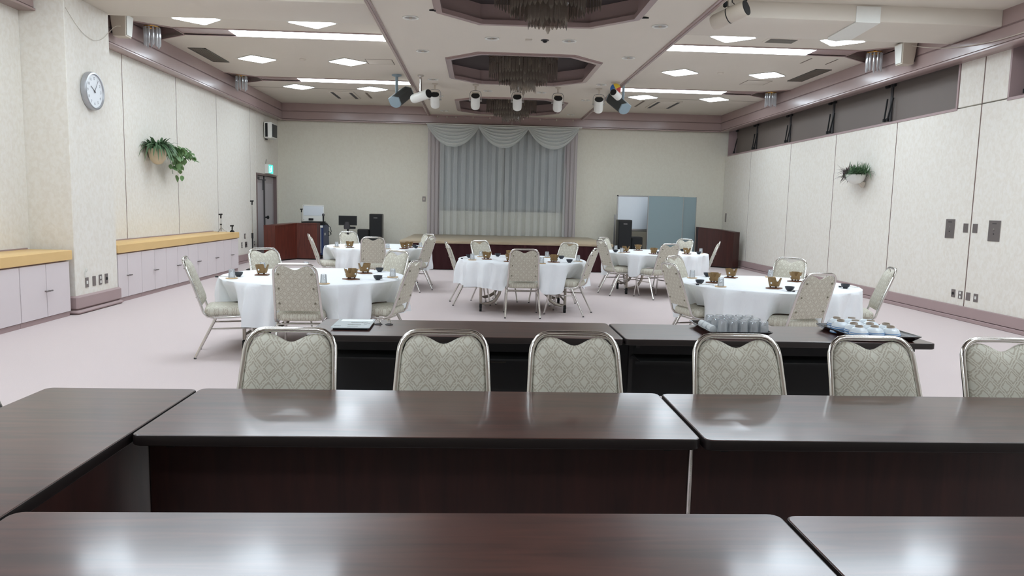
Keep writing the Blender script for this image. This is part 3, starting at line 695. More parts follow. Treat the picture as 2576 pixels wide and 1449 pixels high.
# exit sign
t = thing('exit_sign', 'glowing green emergency exit sign above the double door', 'sign', (XL, 19.22, 2.14))
MB().box(.0, .10, -.2, .2, 0, .24, .008).build('housing', M_white, t)
MB().box(.10, .106, -.19, .19, .012, .228).build('sign_face', M_exit, t, 0)
fg = MB().cyl((.106, .03, .18), (.112, .03, .18), .02, 10)
fg.prism([(.0, .155), (.05, .16), (.04, .10), (.075, .07), (.06, .05), (.02, .085), (-.02, .04), (-.06, .045), (-.055, .06), (-.025, .065), (.0, .10), (-.04, .11), (-.04, .125)], .107, .111, 'x')
fg.box(.107, .111, -.16, -.08, .03, .05).box(.107, .111, -.16, -.15, .03, .19).box(.107, .111, -.09, -.08, .03, .19).box(.107, .111, -.16, -.08, .18, .19)
fg.build('running_figure', M_exitw, t, 0)
MB().cyl((.0, -.1, .24), (.02, -.12, .36), .006, 6).build('bracket', M_dark, t)

# white cover plates folded round the beam edge, loose cables
t = thing('cable_cover', 'white flat cover folded round the lower edge of the cross beam', 'cover')
MB().box(4.67, 4.98, 9.255, 9.27, 3.845, 4.03).build('upright', M_white, t)
MB().prism([(4.67, 9.25), (4.98, 9.25), (5.08, 10.15), (4.93, 10.3), (4.78, 10.22), (4.72, 10.1)], 3.832, 3.844).build('flap', M_white, t)
tag(MB().tube(curve([(-4.922, 9.17, 3.66), (-4.92, 9.38, 3.52), (-4.92, 9.58, 3.44), (-4.92, 9.8, 3.42), (-4.92, 10.0, 3.48), (-4.92, 10.18, 3.60), (-4.99, 10.5, 3.75), (-5.1, 10.9, 3.85)]), .003, 6).build('wire', M_beige), 'thin pale wire sagging across the top of the pillar', 'wire')
tag(MB().tube(curve([(6.45, 11.05, 3.99), (6.5, 10.75, 3.90), (6.53, 10.2, 3.78), (6.545, 9.5, 3.70), (6.55, 8.8, 3.68), (6.55, 7, 3.70)]), .006, 6).build('wire', M_beige), 'thin pale wire sagging along the right cornice', 'wire')
t = thing('ceiling_latch', 'black triangular latch at the left rim of the nearest coffer', 'latch', (-.60, 9.42, ZP)); MB().prism([(-.06, 0), (.02, -.02), (.02, .02)], -.02, -.002).build('flap', M_blackm, t)
t = thing('ceiling_latch', 'black triangular latch at the right rim of the nearest coffer', 'latch', (2.03, 9.42, ZP)); MB().prism([(.06, 0), (-.02, -.02), (-.02, .02)], -.02, -.002).build('flap', M_blackm, t)

# ---------------------------------------------------------------- wall clock
t = thing('wall_clock', 'round silver-rimmed wall clock on the pillar showing five past ten', 'clock', (-4.93, 9.67, 2.77))
MB().prof((0, 0, 0), (.07, 0, 0), [(.215, 0), (.235, .1), (.238, .6), (.228, .95), (.21, 1), (.203, .7)]).build('rim', M_silver, t)
MB().prof((.045, 0, 0), (.054, 0, 0), [(.203, 0), (.203, 1)]).build('dial', M_clockf, t)
def text_mesh(s, size):
    cu = bpy.data.curves.new('numeral', 'FONT'); cu.body = s; cu.size = size; cu.align_x = 'CENTER'; cu.align_y = 'CENTER'; cu.extrude = .0008
    ob = bpy.data.objects.new('numeral', cu); C.objects.link(ob)
    dg = bpy.context.evaluated_depsgraph_get(); me = bpy.data.meshes.new_from_object(ob.evaluated_get(dg))
    bpy.data.objects.remove(ob); bpy.data.curves.remove(cu); return me
RX = Matrix(((0, 0, 1, 0), (1, 0, 0, 0), (0, 1, 0, 0), (0, 0, 0, 1)))    # text x -> wall y, text y -> z
for h in range(1, 13):
    me = text_mesh(str(h), .05); a = PI / 2 - h * PI / 6
    me.transform(RX); me.materials.append(M_ink)
    o = bpy.data.objects.new('numeral', me); C.objects.link(o); o.parent = t; o.location = (.0548, .155 * math.cos(a), .155 * math.sin(a))
def hand(ang, ln, wd, nm, x):
    a = PI / 2 - ang; dx, dz = math.cos(a), math.sin(a)
    MB().prism([(-dx * .03 - dz * wd, -dz * .03 + dx * wd), (-dx * .03 + dz * wd, -dz * .03 - dx * wd), (dx * ln + dz * wd * .5, dz * ln - dx * wd * .5), (dx * ln - dz * wd * .5, dz * ln + dx * wd * .5)], x, x + .002, 'x').build(nm, M_dark, t, 0)
hand(2 * PI * (10 / 12 + 5 / 720), .10, .006, 'hour_hand', .057); hand(2 * PI * 5.5 / 60, .165, .004, 'minute_hand', .060)
MB().cyl((.050, 0, 0), (.064, 0, 0), .009, 10).build('hub', M_dark, t)

# switch and socket plates
def plate(x, y, z, w_, h, label, n=(1, 0), kind='blank', name='socket_plate', cat='wall plate'):
    t = thing(name, label, cat, (x, y, z), math.atan2(n[1], n[0]))
    MB().box(0, .008, -w_ / 2, w_ / 2, -h / 2, h / 2, .002).build('plate', M_plate, t)
    if kind == 'socket': MB().box(.007, .011, -.018, .018, -.02, .02, .002).build('outlet', M_white, t)
    if kind == 'double':
        for s in (-1, 1): MB().box(.007, .011, -.016, .016, s * .028 - .017, s * .028 + .017, .002).build('outlet', M_white, t)
    if kind == 'round': MB().prof((.007, 0, 0), (.013, 0, 0), [(.022, 0), (.02, 1)]).build('jack', M_blackm, t)
    if kind == 'lock':
        MB().prof((.007, .0, .02), (.016, 0, .02), [(.014, 0), (.012, 1)]).build('key_hole', M_chrome, t); MB().prof((.007, 0, -.04), (.014, 0, -.04), [(.009, 0), (.008, 1)]).build('indicator', M_dark, t)
        MB().box(.008, .0095, -.04, .04, .09, .1).build('name_strip', M_dark, t)
    if kind == 'switch': MB().box(.007, .012, -.018, .018, -.035, .035, .002).build('rocker', M_beige, t)
    return t
L = -4.93
plate(L, 9.405, .37, .075, .125, 'metal socket plate low on the pillar, first from the left', kind='socket'); plate(L, 9.58, .37, .075, .125, 'blank metal plate low on the pillar, second from the left')
plate(L, 9.735, .372, .075, .13, 'metal double socket low on the pillar, third from the left', kind='double'); plate(L, 9.89, .372, .075, .13, 'metal jack plate low on the pillar, rightmost of four', kind='round')
t = thing('wall_hook', 'small white hook with a loop above the leftmost pillar socket', 'hook', (L, 9.37, .50))
MB().tube([(.004, 0, -.06), (.012, -.01, -.01), (.02, -.01, .03), (.02, .0, .055), (.02, .02, .03), (.012, .02, .0)], .006, 6).box(0, .006, -.012, .012, -.05, .0).build('loop', M_white, t)
R = XR
plate(R, 10.285, 1.272, .20, .272, 'tall metal key-switch plate left of the wall joint', (-1, 0), 'lock'); plate(R, 9.372, 1.268, .22, .275, 'tall metal key-switch plate right of the wall joint', (-1, 0), 'lock')
plate(R, 9.945, 1.29, .095, .125, 'small blank metal plate just left of the wall joint', (-1, 0)); plate(R, 9.75, 1.29, .095, .125, 'small blank metal plate just right of the wall joint', (-1, 0))
plate(R, 10.085, .357, .085, .112, 'metal jack plate low on the right wall, leftmost of four', (-1, 0), 'round'); plate(R, 9.93, .35, .085, .112, 'metal double socket low on the right wall, second of four', (-1, 0), 'double')
plate(R, 9.765, .348, .085, .112, 'blank metal plate low on the right wall, third of four', (-1, 0)); plate(R, 9.608, .348, .085, .112, 'metal single socket low on the right wall, last of four', (-1, 0), 'socket')
plate(R, 19.95, 1.28, .10, .24, 'tall dark plate on the right wall in the far corner', (-1, 0), 'blank')
plate(XL, 17.35, .62, .10, .12, 'grey plate on the left wall beside the microphone stand, upper one', kind='switch'); plate(XL, 17.12, .42, .08, .13, 'grey socket low on the left wall, left of a pair', kind='double'); plate(XL, 17.42, .42, .16, .13, 'wider grey socket low on the left wall, right of a pair', kind='round'); plate(XL, 18.05, .42, .07, .1, 'small grey plate low on the left wall by the door', kind='socket')
plate(-1.51, YB, 1.60, .09, .14, 'grey rocker switch on the back wall left of the curtain', (0, -1), 'switch', 'light_switch', 'switch')

# ---------------------------------------------------------------- wall plants
def blade(mb, base, az, up, ln, w_, droop):
    p = Vector(base); d = Vector((math.cos(az), math.sin(az), 0)); s = Vector((-math.sin(az), math.cos(az), 0)); prev = None; n = 5
    pts = []
    for k in range(n + 1):
        u = k / n; c = p + d * ln * (u * .9) * math.cos(up) + Vector((0, 0, ln * (math.sin(up) * u - droop * u * u)))
        ww = w_ * (1 - u) ** .6 * (.5 + .5 * min(1, u * 4)); pts.append((c - s * ww, c + Vector((0, 0, ww * .3)), c + s * ww))
    n0 = len(mb.v); mb.v += [tuple(q) for t_ in pts for q in t_]
    for k in range(n):
        for j in (0, 1): mb.f.append((n0 + 3 * k + j, n0 + 3 * k + j + 1, n0 + 3 * k + 4 + j, n0 + 3 * k + 3 + j))
t = thing('wall_planter', 'pot of trailing ivy and spider plant hung on the left wall', 'plant', (XL, 12.42, 2.0))
MB().lathe([(.02, .0), (.07, .02), (.12, .09), (.14, .2), (.145, .25), (.13, .25)], (.16, 0, 0), 20).build('pot', M_terra, t)
mb = MB()
for k in range(170):
    az = random.uniform(0, 2 * PI)
    blade(mb, (.16 + .09 * math.cos(az), .09 * math.sin(az), .26), az, random.uniform(.5, 1.35), random.uniform(.26, .48), .022, random.uniform(.4, 1.25))
mb.v = [(max(x, .012), y, z) for x, y, z in mb.v]
o = mb.build('grass_blades', M_leafd, t, 60, fix=False); o['kind'] = 'stuff'
mb = MB(); pts = [(0, 0, 0), (.018, .03, .004), (.045, .037, .006), (.075, .024, .002), (.105, 0, -.006), (.075, -.024, .002), (.045, -.037, .006), (.018, -.03, .004), (.05, 0, -.004)]
mb.add(pts, [(0, 1, 8), (1, 2, 8), (2, 3, 8), (3, 4, 8), (4, 5, 8), (5, 6, 8), (6, 7, 8), (7, 0, 8)])
lf = mb.build('leaf', M_leafg, t, 60, fix=False); first = True
vine = MB()
for k in range(25):
    y1 = random.uniform(.25, 1.25); z1 = .30 - (1.4 - y1) * random.uniform(.0, .48); x1 = random.uniform(.06, .38)
    P = [Vector((.2, .08, .26)), Vector((.25, .08 + y1 * .35, .32)), Vector((x1, .08 + y1 * .75, (z1 + .25) / 2 + .1)), Vector((x1, .08 + y1, z1))]
    path = [P[0] * (1 - u) ** 3 + P[1] * 3 * u * (1 - u) ** 2 + P[2] * 3 * u * u * (1 - u) + P[3] * u ** 3 for u in [j / 9 for j in range(10)]]
    vine.tube(path, .004, 5)
    for j in range(2, 10):
        rot = (random.uniform(-.8, .8), random.uniform(.2, 1.6), random.uniform(-1.2, 2.4)); s = random.uniform(.75, 1.35)
        loc = path[j] + Vector((random.uniform(0, .05), random.uniform(-.05, .05), random.uniform(-.03, .05))); loc.x = max(.06, loc.x)
        if first: lf.location = loc; lf.rotation_euler = rot; first = False; o = lf
        else: o = twin(lf, t, loc, rot)
        o.scale = (s, s, s)
vine.build('vine', M_leafd, t)
t = thing('wall_planter', 'round white pot of spiky grass hung on the right wall', 'plant', (XR, 12.74, 1.98))
MB().lathe([(.02, .0), (.08, .012), (.135, .06), (.162, .13), (.168, .16), (.15, .16)], (-.175, 0, 0), 24).build('pot', M_white, t)
MB().prism([(-.12, .03), (-.01, .03), (-.04, -.06)], -.05, .05, 'y').build('bracket', M_beige, t)
for nm, mt, cy, n, sp_, dr in (('green_blades', M_leafd, -.10, 300, .13, .7), ('brown_blades', M_leafp, .24, 220, .10, .8)):
    mb = MB()
    for k in range(n):
        az = random.uniform(0, 2 * PI)
        blade(mb, (-.175 + random.uniform(-1, 1) * sp_ * .8, cy + random.uniform(-1, 1) * sp_, .18 + (0 if cy < 0 else random.uniform(-.10, .06))), az, random.uniform(.0, 1.5), random.uniform(.14, .27), .012, random.uniform(.1, dr))
    mb.v = [(min(x, -.012), y, z) for x, y, z in mb.v]
    o = mb.build(nm, mt, t, 60, fix=False); o['kind'] = 'stuff'

# ---------------------------------------------------------------- banquet chair (faces +Y, origin on the floor under the seat)
def lean(z): return -.235 - (z - .47) * .165 / .45
def make_chair(label):
    t = thing('banquet_chair', label, 'chair', (0, 0, 0), 0, 'damask banquet chairs')
    rings = [rrect(.36, .385, .06, .385), rrect(.405, .43, .07, .395), rrect(.42, .445, .075, .42), rrect(.41, .435, .075, .45), rrect(.37, .395, .07, .468), rrect(.26, .28, .06, .476), rrect(.08, .09, .03, .479)]
    MB().loft(rings).build('seat', M_damask, t, 50)
    # padded back with a dip along its top edge
    zb = .485; NU, NV = 22, 14
    def top(s):
        a = abs(s); z = .893 - .036 * math.exp(-(s / .34) ** 2)
        if a > .58: z -= .082 * (1 - math.sqrt(max(0, 1 - ((a - .58) / .42) ** 2)))
        return z
    def pt(u, v, front):
        s = 2 * u - 1; z = zb + v * (top(s) - zb); hw = .188 - .018 * (z - zb) / .4
        e = min(1, 4.5 * min(v, 1 - v)) * min(1, 4.5 * min(u, 1 - u)); e = math.sqrt(max(0, 1 - (1 - e) ** 2))
        return (s * hw, lean(z) + (.004 + .034 * e if front else -.008 - .006 * e), z)
    mb = MB(); mb.grid(NU, NV, lambda u, v: pt(u, v, True)); n = len(mb.v); mb.grid(NU, NV, lambda u, v: pt(u, v, False))
    bd = [i for i in range(NU)] + [j * (NU + 1) + NU for j in range(NV)] + [NV * (NU + 1) + NU - i for i in range(NU)] + [(NV - j) * (NU + 1) for j in range(NV)]
    for k in range(len(bd)):
        a, b = bd[k], bd[(k + 1) % len(bd)]; mb.f.append((a, b, b + n, a + n))
    mb.build('backrest', M_damask, t, 55)
    st = MB()
    for z in (.84 - .02, .69, .555):
        for s in (-1, 1):
            x = s * (.158 - .02 * (z - .485) / .4); st.prof((x, lean(z) - .012, z), (x, lean(z) - .024, z), [(.009, 0), (.009, .5), (.004, 1)])
    st.build('studs', M_stud, t)
    # tubular frame: rail under the seat, up the sides and over the top
    P = []
    for s in (-1, 1):
        half = [(s * .205, .20, .385), (s * .207, .0, .375), (s * .208, -.13, .372), (s * .207, -.19, .385), (s * .204, -.225, .42), (s * .200, -.24, .47), (s * .192, lean(.65), .65), (s * .183, lean(.82), .82)]
        half += [(s * (.183 - .075 * (1 - math.cos(q))), lean(.82 + .087 * math.sin(q)), .82 + .087 * math.sin(q)) for q in (.3, .6, .9, 1.2, PI / 2)]
        P.append(half)
    path = P[0] + [(0, lean(.907), .907)] + P[1][::-1]
    MB().tube(path, .0125, 10, .0115, ref=(1, 0, 0)).build('frame', M_chrome, t, 60)
    lo = None
    for (sx, p0, p1) in ((-1, (.205, -.12, .372), (.228, -.30, .0)), (1, (.205, -.12, .372), (.228, -.30, .0)), (-1, (.205, .17, .38), (.222, .245, 0)), (1, (.205, .17, .38), (.222, .245, 0))):
        a = (sx * p0[0], p0[1], p0[2]); b = (sx * p1[0], p1[1], p1[2] + .012)
        lg = MB().cyl(a, b, .0125, 10, .0115).build('leg', M_chrome, t)
        MB().cyl((b[0], b[1], b[2]), (b[0], b[1] - .002, 0), .0125, 10).build('foot_cap', M_dark, lg)
    sr = MB()
    for s in (-1, 1): sr.cyl((s * .21, -.17, .27), (s * .212, .195, .27), .008, 8)
    sr.cyl((-.21, .195, .30), (.21, .195, .30), .008, 8); sr.cyl((-.208, -.14, .35), (.208, -.14, .35), .008, 8)
    sr.build('stretcher', M_chrome, t)
    return t
chair0 = None; SEATS = {}
TABLES = dict(A=(-1.651, 7.46), B=(.626, 10.376), C=(-1.755, 12.863), D=(3.03, 7.485), E=(3.119, 12.725))
TNAME = dict(A='front left round table', B='middle round table', C='rear left round table', D='front right round table', E='rear right round table')
def put_chair(topx, topy, deg, label):
    """topx, topy: where the middle of the top bar stands; deg: the way the sitter faces"""
    global chair0
    a = math.radians(deg); f = Vector((math.cos(a), math.sin(a), 0)); loc = Vector((topx, topy, 0)) + f * .395
    if chair0 is None: chair0 = make_chair(label); o = chair0
    else: o = copy_of(chair0, label, loc, 0)
    o.location = loc; o.rotation_euler = (0, 0, a - PI / 2); o['label'] = label
    return o
CH = dict(
 A_l=(-2.70, 6.84, 15, 'seen side-on at its left edge'), A_back=(-2.42, 8.33, -44, 'facing the camera behind its left half'), A_front=(-1.57, 6.31, 92, 'with its studded back to the camera'),
 A_r=(-.585, 6.98, 166, 'at its right edge, back turned slantwise'), A_backR=(-.91, 8.38, -130, 'facing the camera behind its right edge'),
 B_l=(-.475, 10.72, 8, 'seen edge-on at its left side'), B_r=(1.585, 9.76, 158, 'narrow and turned away at its right side'), B_bl=(.01, 11.33, -48, 'facing the camera behind its left half'),
 B_br=(1.41, 11.2, -140, 'facing the camera behind its right half'), B_f=(.59, 9.27, 90, 'with its studded back square to the camera'),
 C_l=(-2.83, 12.33, 18, 'seen edge-on at its left side'), C_b=(-2.43, 13.75, -50, 'facing the camera behind it under the monitor'), C_f=(-1.67, 11.68, 97, 'with its back to the camera'),
 C_r=(-.775, 12.16, 157, 'turned away at its right side'), C_rb=(-.90, 13.45, -140, 'facing us at its far right, overlapped'),
 D_l=(1.91, 7.24, 12, 'turned away at its left, seat showing'), D_lb=(2.27, 8.40, -45, 'facing the camera behind its left edge'), D_b=(3.70, 8.46, -133, 'facing the camera behind its right half'),
 D_f=(3.05, 6.33, 108, 'with its studded back slanted to the camera'), D_r=(4.22, 7.24, 163, 'seen from the side at its right edge'),
 E_l=(2.05, 12.2, 16, 'turned away at its left side'), E_lb=(2.33, 13.6, -42, 'facing us at its far left, hidden'), E_f=(3.07, 11.54, 113, 'with its back slanted to the camera'),
 E_b=(3.90, 13.62, -142, 'facing the camera behind its right half'), E_r=(4.27, 12.76, 162, 'seen edge-on at its right side'))
for k, (x, y, dg_, l) in CH.items():
    o = put_chair(x, y, dg_, 'damask chair at the %s, %s' % (TNAME[k[0]], l)); SEATS.setdefault(k[0], []).append(o.location.copy())
for k, (x, l) in enumerate(((-.775, 'leftmost'), (-.14, 'second from the left'), (.415, 'third from the left'), (1.115, 'fourth from the left'), (1.705, 'fifth from the left, before the bowls'), (2.295, 'rightmost, cut by the frame'))):
    put_chair(x, 3.06, -90, 'damask chair in the foreground row, ' + l)
put_chair(.40, .975, 90, 'chair whose chrome top bar shows at the bottom edge, right one'); put_chair(-.21, .975, 90, 'chair whose chrome top bar shows at the bottom edge, left one')
put_chair(-1.83, 2.50, 0, 'chair behind the left side table, a sliver at the left frame edge')

# ---------------------------------------------------------------- round tables with cloths
def round_table(k):
    cx, cy = TABLES[k]
    t = thing('round_table', 'round folding table on casters under the white cloth, the ' + TNAME[k], 'table', (cx, cy, 0), 0, 'round folding tables')
    MB().lathe([(.845, .665), (.86, .672), (.86, .690), (.852, .696)], n=48).build('table_top', M_board, t)
    for sx in (-1, 1):
        for sy in (-1, 1):
            y = sy * .40 - .02; x0 = sx * .58; x1 = sx * .30
            lg = MB(); lg.tube([(x0, y, .665), (x0, y, .115), (x0 - sx * .06, y, .105), (x0 - sx * .13, y, .12), (x0 - sx * .20, y, .165), (x0 - sx * .25, y, .25), (x1, y, .38), (x1, y, .665)], .016, 8, .022)
            lg = lg.build('leg', M_steel, t)
            cs = MB().box(x0 - .018, x0 + .018, y - .022, y + .022, .055, .108, .006).cyl((x0 - .016, y + .012, .035), (x0 + .016, y + .012, .035), .035, 14); cs.build('caster', M_blackm, lg)
        MB().cyl((sx * .58, -.42, .16), (sx * .58, .38, .16), .013, 8).cyl((sx * .30, -.42, .62), (sx * .30, .38, .62), .013, 8).build('cross_bar', M_steel, t)
    # the cloth: flat disc, rounded rim, hanging folds raised over each seat
    mb = MB(); R0 = .905; NA = 320; rings = []
    angs = []
    for c in SEATS[k]: angs.append(math.atan2(c.y - cy, c.x - cx))
    rnd = random.Random(ord(k)); ph = [rnd.uniform(0, 6.28) for _ in range(5)]; hm = rnd.uniform(-.01, .01)
    def near(a):
        v = 0
        for q in angs:
            dlt = abs((a - q + PI) % (2 * PI) - PI); v = max(v, 1 / (1 + math.exp((dlt - .24) / .022)))
        return v
    for r in (.0, .3, .6, .85, .895): rings.append([(max(r, .001) * math.cos(2 * PI * j / NA), max(r, .001) * math.sin(2 * PI * j / NA), .702) for j in range(NA)])
    NZ = 14
    for i in range(NZ + 1):
        v = i / NZ; ring = []
        for j in range(NA):
            a = 2 * PI * j / NA; nr = near(a)
            hem = .325 + hm + .028 * math.sin(2 * a + ph[0]) + .010 * math.sin(9 * a + ph[1]); hem = hem + (max(hem, .492) - hem) * nr
            z = .700 - .004 - (.696 - hem) * v
            q = 15 * a + ph[2] + 1.1 * math.sin(3 * a + ph[0]); fold = .046 * (1 - 2 * abs(math.sin(q / 2)) ** .7) + .020 * math.sin(26 * a + ph[3] + 2 * v) + .007 * math.sin(47 * a + ph[4] + 3 * v) + .006 * math.sin(9 * v + 5 * a)
            r = R0 + .012 * min(1, v * 6) + (fold + .016) * v ** .6 * (1 - .5 * nr) - .13 * nr * v ** 1.1
            ring.append((r * math.cos(a), r * math.sin(a), z))
        rings.append(ring)
    mb.loft(rings, caps=False)
    o = mb.build('tablecloth', M_cloth, None, 60, fix=False); o.location = (cx, cy, 0)
    tag(o, 'white cloth with hanging folds draped over the ' + TNAME[k], 'tablecloth', 'white round tablecloths')
for k in 'ABCDE': round_table(k)

# ---------------------------------------------------------------- place settings
ZT = .703
PROTO = {}
def brazier(label, loc, rz):
    if 'brazier' in PROTO: return copy_of(PROTO['brazier'], label, loc, rz)
    t = thing('tabletop_brazier', label, 'brazier', loc, rz, 'bronze tabletop braziers'); PROTO['brazier'] = t
    NA, NZ = 48, 8
    def rad(z): return .043 + .024 * z / .09
    def rim(a):
        c = math.cos(1.5 * a) ** 2
        return .056 + .040 * min(1, max(0, (c - .08) / .22)) ** .7
    mb = MB(); out = []; inn = []
    for i in range(NZ + 1):
        ro = []; ri = []
        for j in range(NA):
            a = 2 * PI * j / NA; z = .014 + (rim(a) - .014) * i / NZ
            ro.append((rad(z) * math.cos(a), rad(z) * math.sin(a), z)); r2 = rad(z) - .0035; ri.append((r2 * math.cos(a), r2 * math.sin(a), max(z, .02)))
        out.append(ro); inn.append(ri)
    mb.loft(out + inn[::-1], caps=True); mb.build('body', M_brass, t, 50)
    for k in range(3):
        a = 2 * PI * k / 3 + PI / 3
        MB().cyl((.034 * math.cos(a), .034 * math.sin(a), .0), (.036 * math.cos(a), .036 * math.sin(a), .018), .008, 8).build('foot', M_bdark, t)
    for k in range(3):
        a = 2 * PI * k / 3; r = rad(.05)
        MB().prof((r * math.cos(a), r * math.sin(a), .048), ((r + .0015) * math.cos(a), (r + .0015) * math.sin(a), .048), [(.009, 0), (.009, 1)]).build('air_hole', M_clockf, t)
    MB().lathe([(.02, .02), (.024, .03), (.022, .034), (.016, .03)], n=14).build('fuel_cup', M_alu, t)
    return t
def board(label, loc, rz):
    if 'board' in PROTO: return copy_of(PROTO['board'], label, loc, rz)
    t = thing('brazier_board', label, 'board', loc, rz, 'small boards under the braziers'); PROTO['board'] = t
    MB().loft([rrect(.125, .125, .012, 0), rrect(.13, .13, .014, .003), rrect(.13, .13, .014, .007), rrect(.122, .122, .012, .009)]).build('slab', M_board, t)
    return t
def tumbler(label, loc, group='upturned tumblers on coasters', key='tumbler'):
    if key in PROTO: return copy_of(PROTO[key], label, loc, random.uniform(0, 6))
    t = thing('tumbler', label, 'glass', loc, 0, group); PROTO[key] = t
    MB().lathe([(.031, 0), (.0325, .001), (.0265, .078), (.024, .082), (.002, .082)], n=20).build('wall', M_glass, t)
    MB().lathe([(.0285, .002), (.0235, .070), (.002, .071)], n=20).build('inner_wall', M_glass, t)
    return t
def coaster(label, loc):
    if 'coaster' in PROTO: return copy_of(PROTO['coaster'], label, loc, 0)
    t = thing('coaster', label, 'coaster', loc, 0, 'round bamboo coasters'); PROTO['coaster'] = t
    MB().lathe([(.05, 0), (.056, .002), (.057, .006), (.052, .008), (.049, .0065), (.001, .0065)], n=26).build('disc', M_coaster, t)
    return t
def bowl(label, loc):
    if 'bowl' in PROTO: return copy_of(PROTO['bowl'], label, loc, 0)
    t = thing('sauce_bowl', label, 'bowl', loc, 0, 'small black sauce bowls'); PROTO['bowl'] = t
    MB().lathe([(.021, 0), (.022, .006), (.034, .016), (.042, .032), (.045, .045), (.043, .045), (.038, .03), (.025, .014), (.001, .012)], n=26).build('bowl', M_bowl, t)
    return t
def spoon(label, loc, rz):
    if 'spoon' in PROTO: return copy_of(PROTO['spoon'], label, loc, rz)
    t = thing('cutlery', label, 'cutlery', loc, rz, 'cutlery on the round tables'); PROTO['spoon'] = t
    MB().loft([rrect(.03, .012, .005, .0, -.08), rrect(.03, .012, .005, .011, -.08)]).build('rest', M_bowl, t)
    MB().tube([(-.1, 0, .013), (-.03, .0, .010), (.05, .002, .006), (.075, .004, .005)], .0035, 6).build('handle', M_chrome, t)
    MB().loft([rrect(.045, .026, .0125, .003, .09, .004), rrect(.05, .030, .0145, .007, .09, .004), rrect(.042, .024, .011, .005, .09, .004)]).build('scoop', M_chrome, t)
    return t
S = dict(
A=dict(glass=[(-2.33, 7.01), (-2.30, 7.90), (-1.88, 8.07), (-1.28, 8.17), (-.86, 7.41), (-1.40, 6.68)], bowl=[(-2.33, 7.20), (-1.07, 7.99), (-.97, 7.12)], brazier=[(-2.16, 7.40), (-1.23, 7.13), (-1.20, 7.78)], spoon=[(-2.42, 7.10), (-.88, 7.24)]),
B=dict(glass=[(-.08, 10.0), (.04, 10.67), (.84, 9.60), (1.02, 10.80), (1.39, 10.11)], bowl=[(-.13, 10.45), (.29, 10.83), (1.21, 10.58), (1.24, 9.86)], brazier=[(.12, 10.20), (.43, 9.84), (.47, 10.62), (1.03, 9.88)], spoon=[(-.15, 10.22), (1.34, 9.98)]),
C=dict(glass=[(-2.37, 12.36), (-2.25, 12.68), (-1.49, 12.12), (-1.0, 12.68)], bowl=[(-1.12, 12.80), (-1.06, 12.47)], brazier=[(-2.14, 12.30), (-1.24, 12.27), (-1.18, 12.58)], spoon=[(-2.50, 12.52)]),
D=dict(glass=[(2.36, 7.92), (2.39, 7.05), (3.35, 8.2)], bowl=[(2.6, 8.14), (2.25, 7.28), (2.96, 6.77), (3.68, 7.12)], brazier=[(2.45, 7.44), (2.84, 8.05), (2.90, 6.99), (3.44, 7.74)], spoon=[(2.28, 7.18), (3.05, 6.75), (3.76, 7.22)]),
E=dict(glass=[(2.48, 13.1), (2.43, 12.30), (3.90, 12.65)], bowl=[(2.36, 12.48), (3.04, 12.14), (3.79, 12.40), (3.73, 13.2)], brazier=[(2.55, 12.55), (2.91, 13.2), (2.95, 12.17), (3.57, 12.37)], spoon=[]))
ORD = ['leftmost', 'second from the left', 'third from the left', 'fourth from the left', 'fifth from the left', 'sixth from the left']
for k, d_ in S.items():
    for kind, L_ in d_.items():
        L_ = sorted(L_, key=lambda p: p[0] / p[1]); n = len(L_)
        for i, (x, y) in enumerate(L_):
            w_ = ORD[i] if i < n - 1 or n == 1 else 'rightmost'
            if kind == 'brazier':
                rz = random.uniform(0, 2.1)
                board('brown wooden board under the %s brazier on the %s' % (w_, TNAME[k]), (x, y, ZT), rz * .5); brazier('bronze brazier with three prongs, %s on the %s' % (w_, TNAME[k]), (x, y, ZT + .009), rz)
            elif kind == 'glass':
                coaster('round bamboo coaster under the %s tumbler on the %s' % (w_, TNAME[k]), (x, y, ZT)); tumbler('upturned clear tumbler on a coaster, %s on the %s' % (w_, TNAME[k]), (x, y, ZT + .0067))
            elif kind == 'bowl': bowl('small black sauce bowl, %s on the %s' % (w_, TNAME[k]), (x, y, ZT))
            else: spoon('spoon on a black rest, %s on the %s' % (w_, TNAME[k]), (x, y, ZT), random.uniform(-.4, .5))
tag(MB().box(3.24, 3.28, 7.75, 7.80, ZT, ZT + .002).build('paper_slip', M_beige), 'tiny paper slip on the front right tablecloth between the braziers', 'paper')

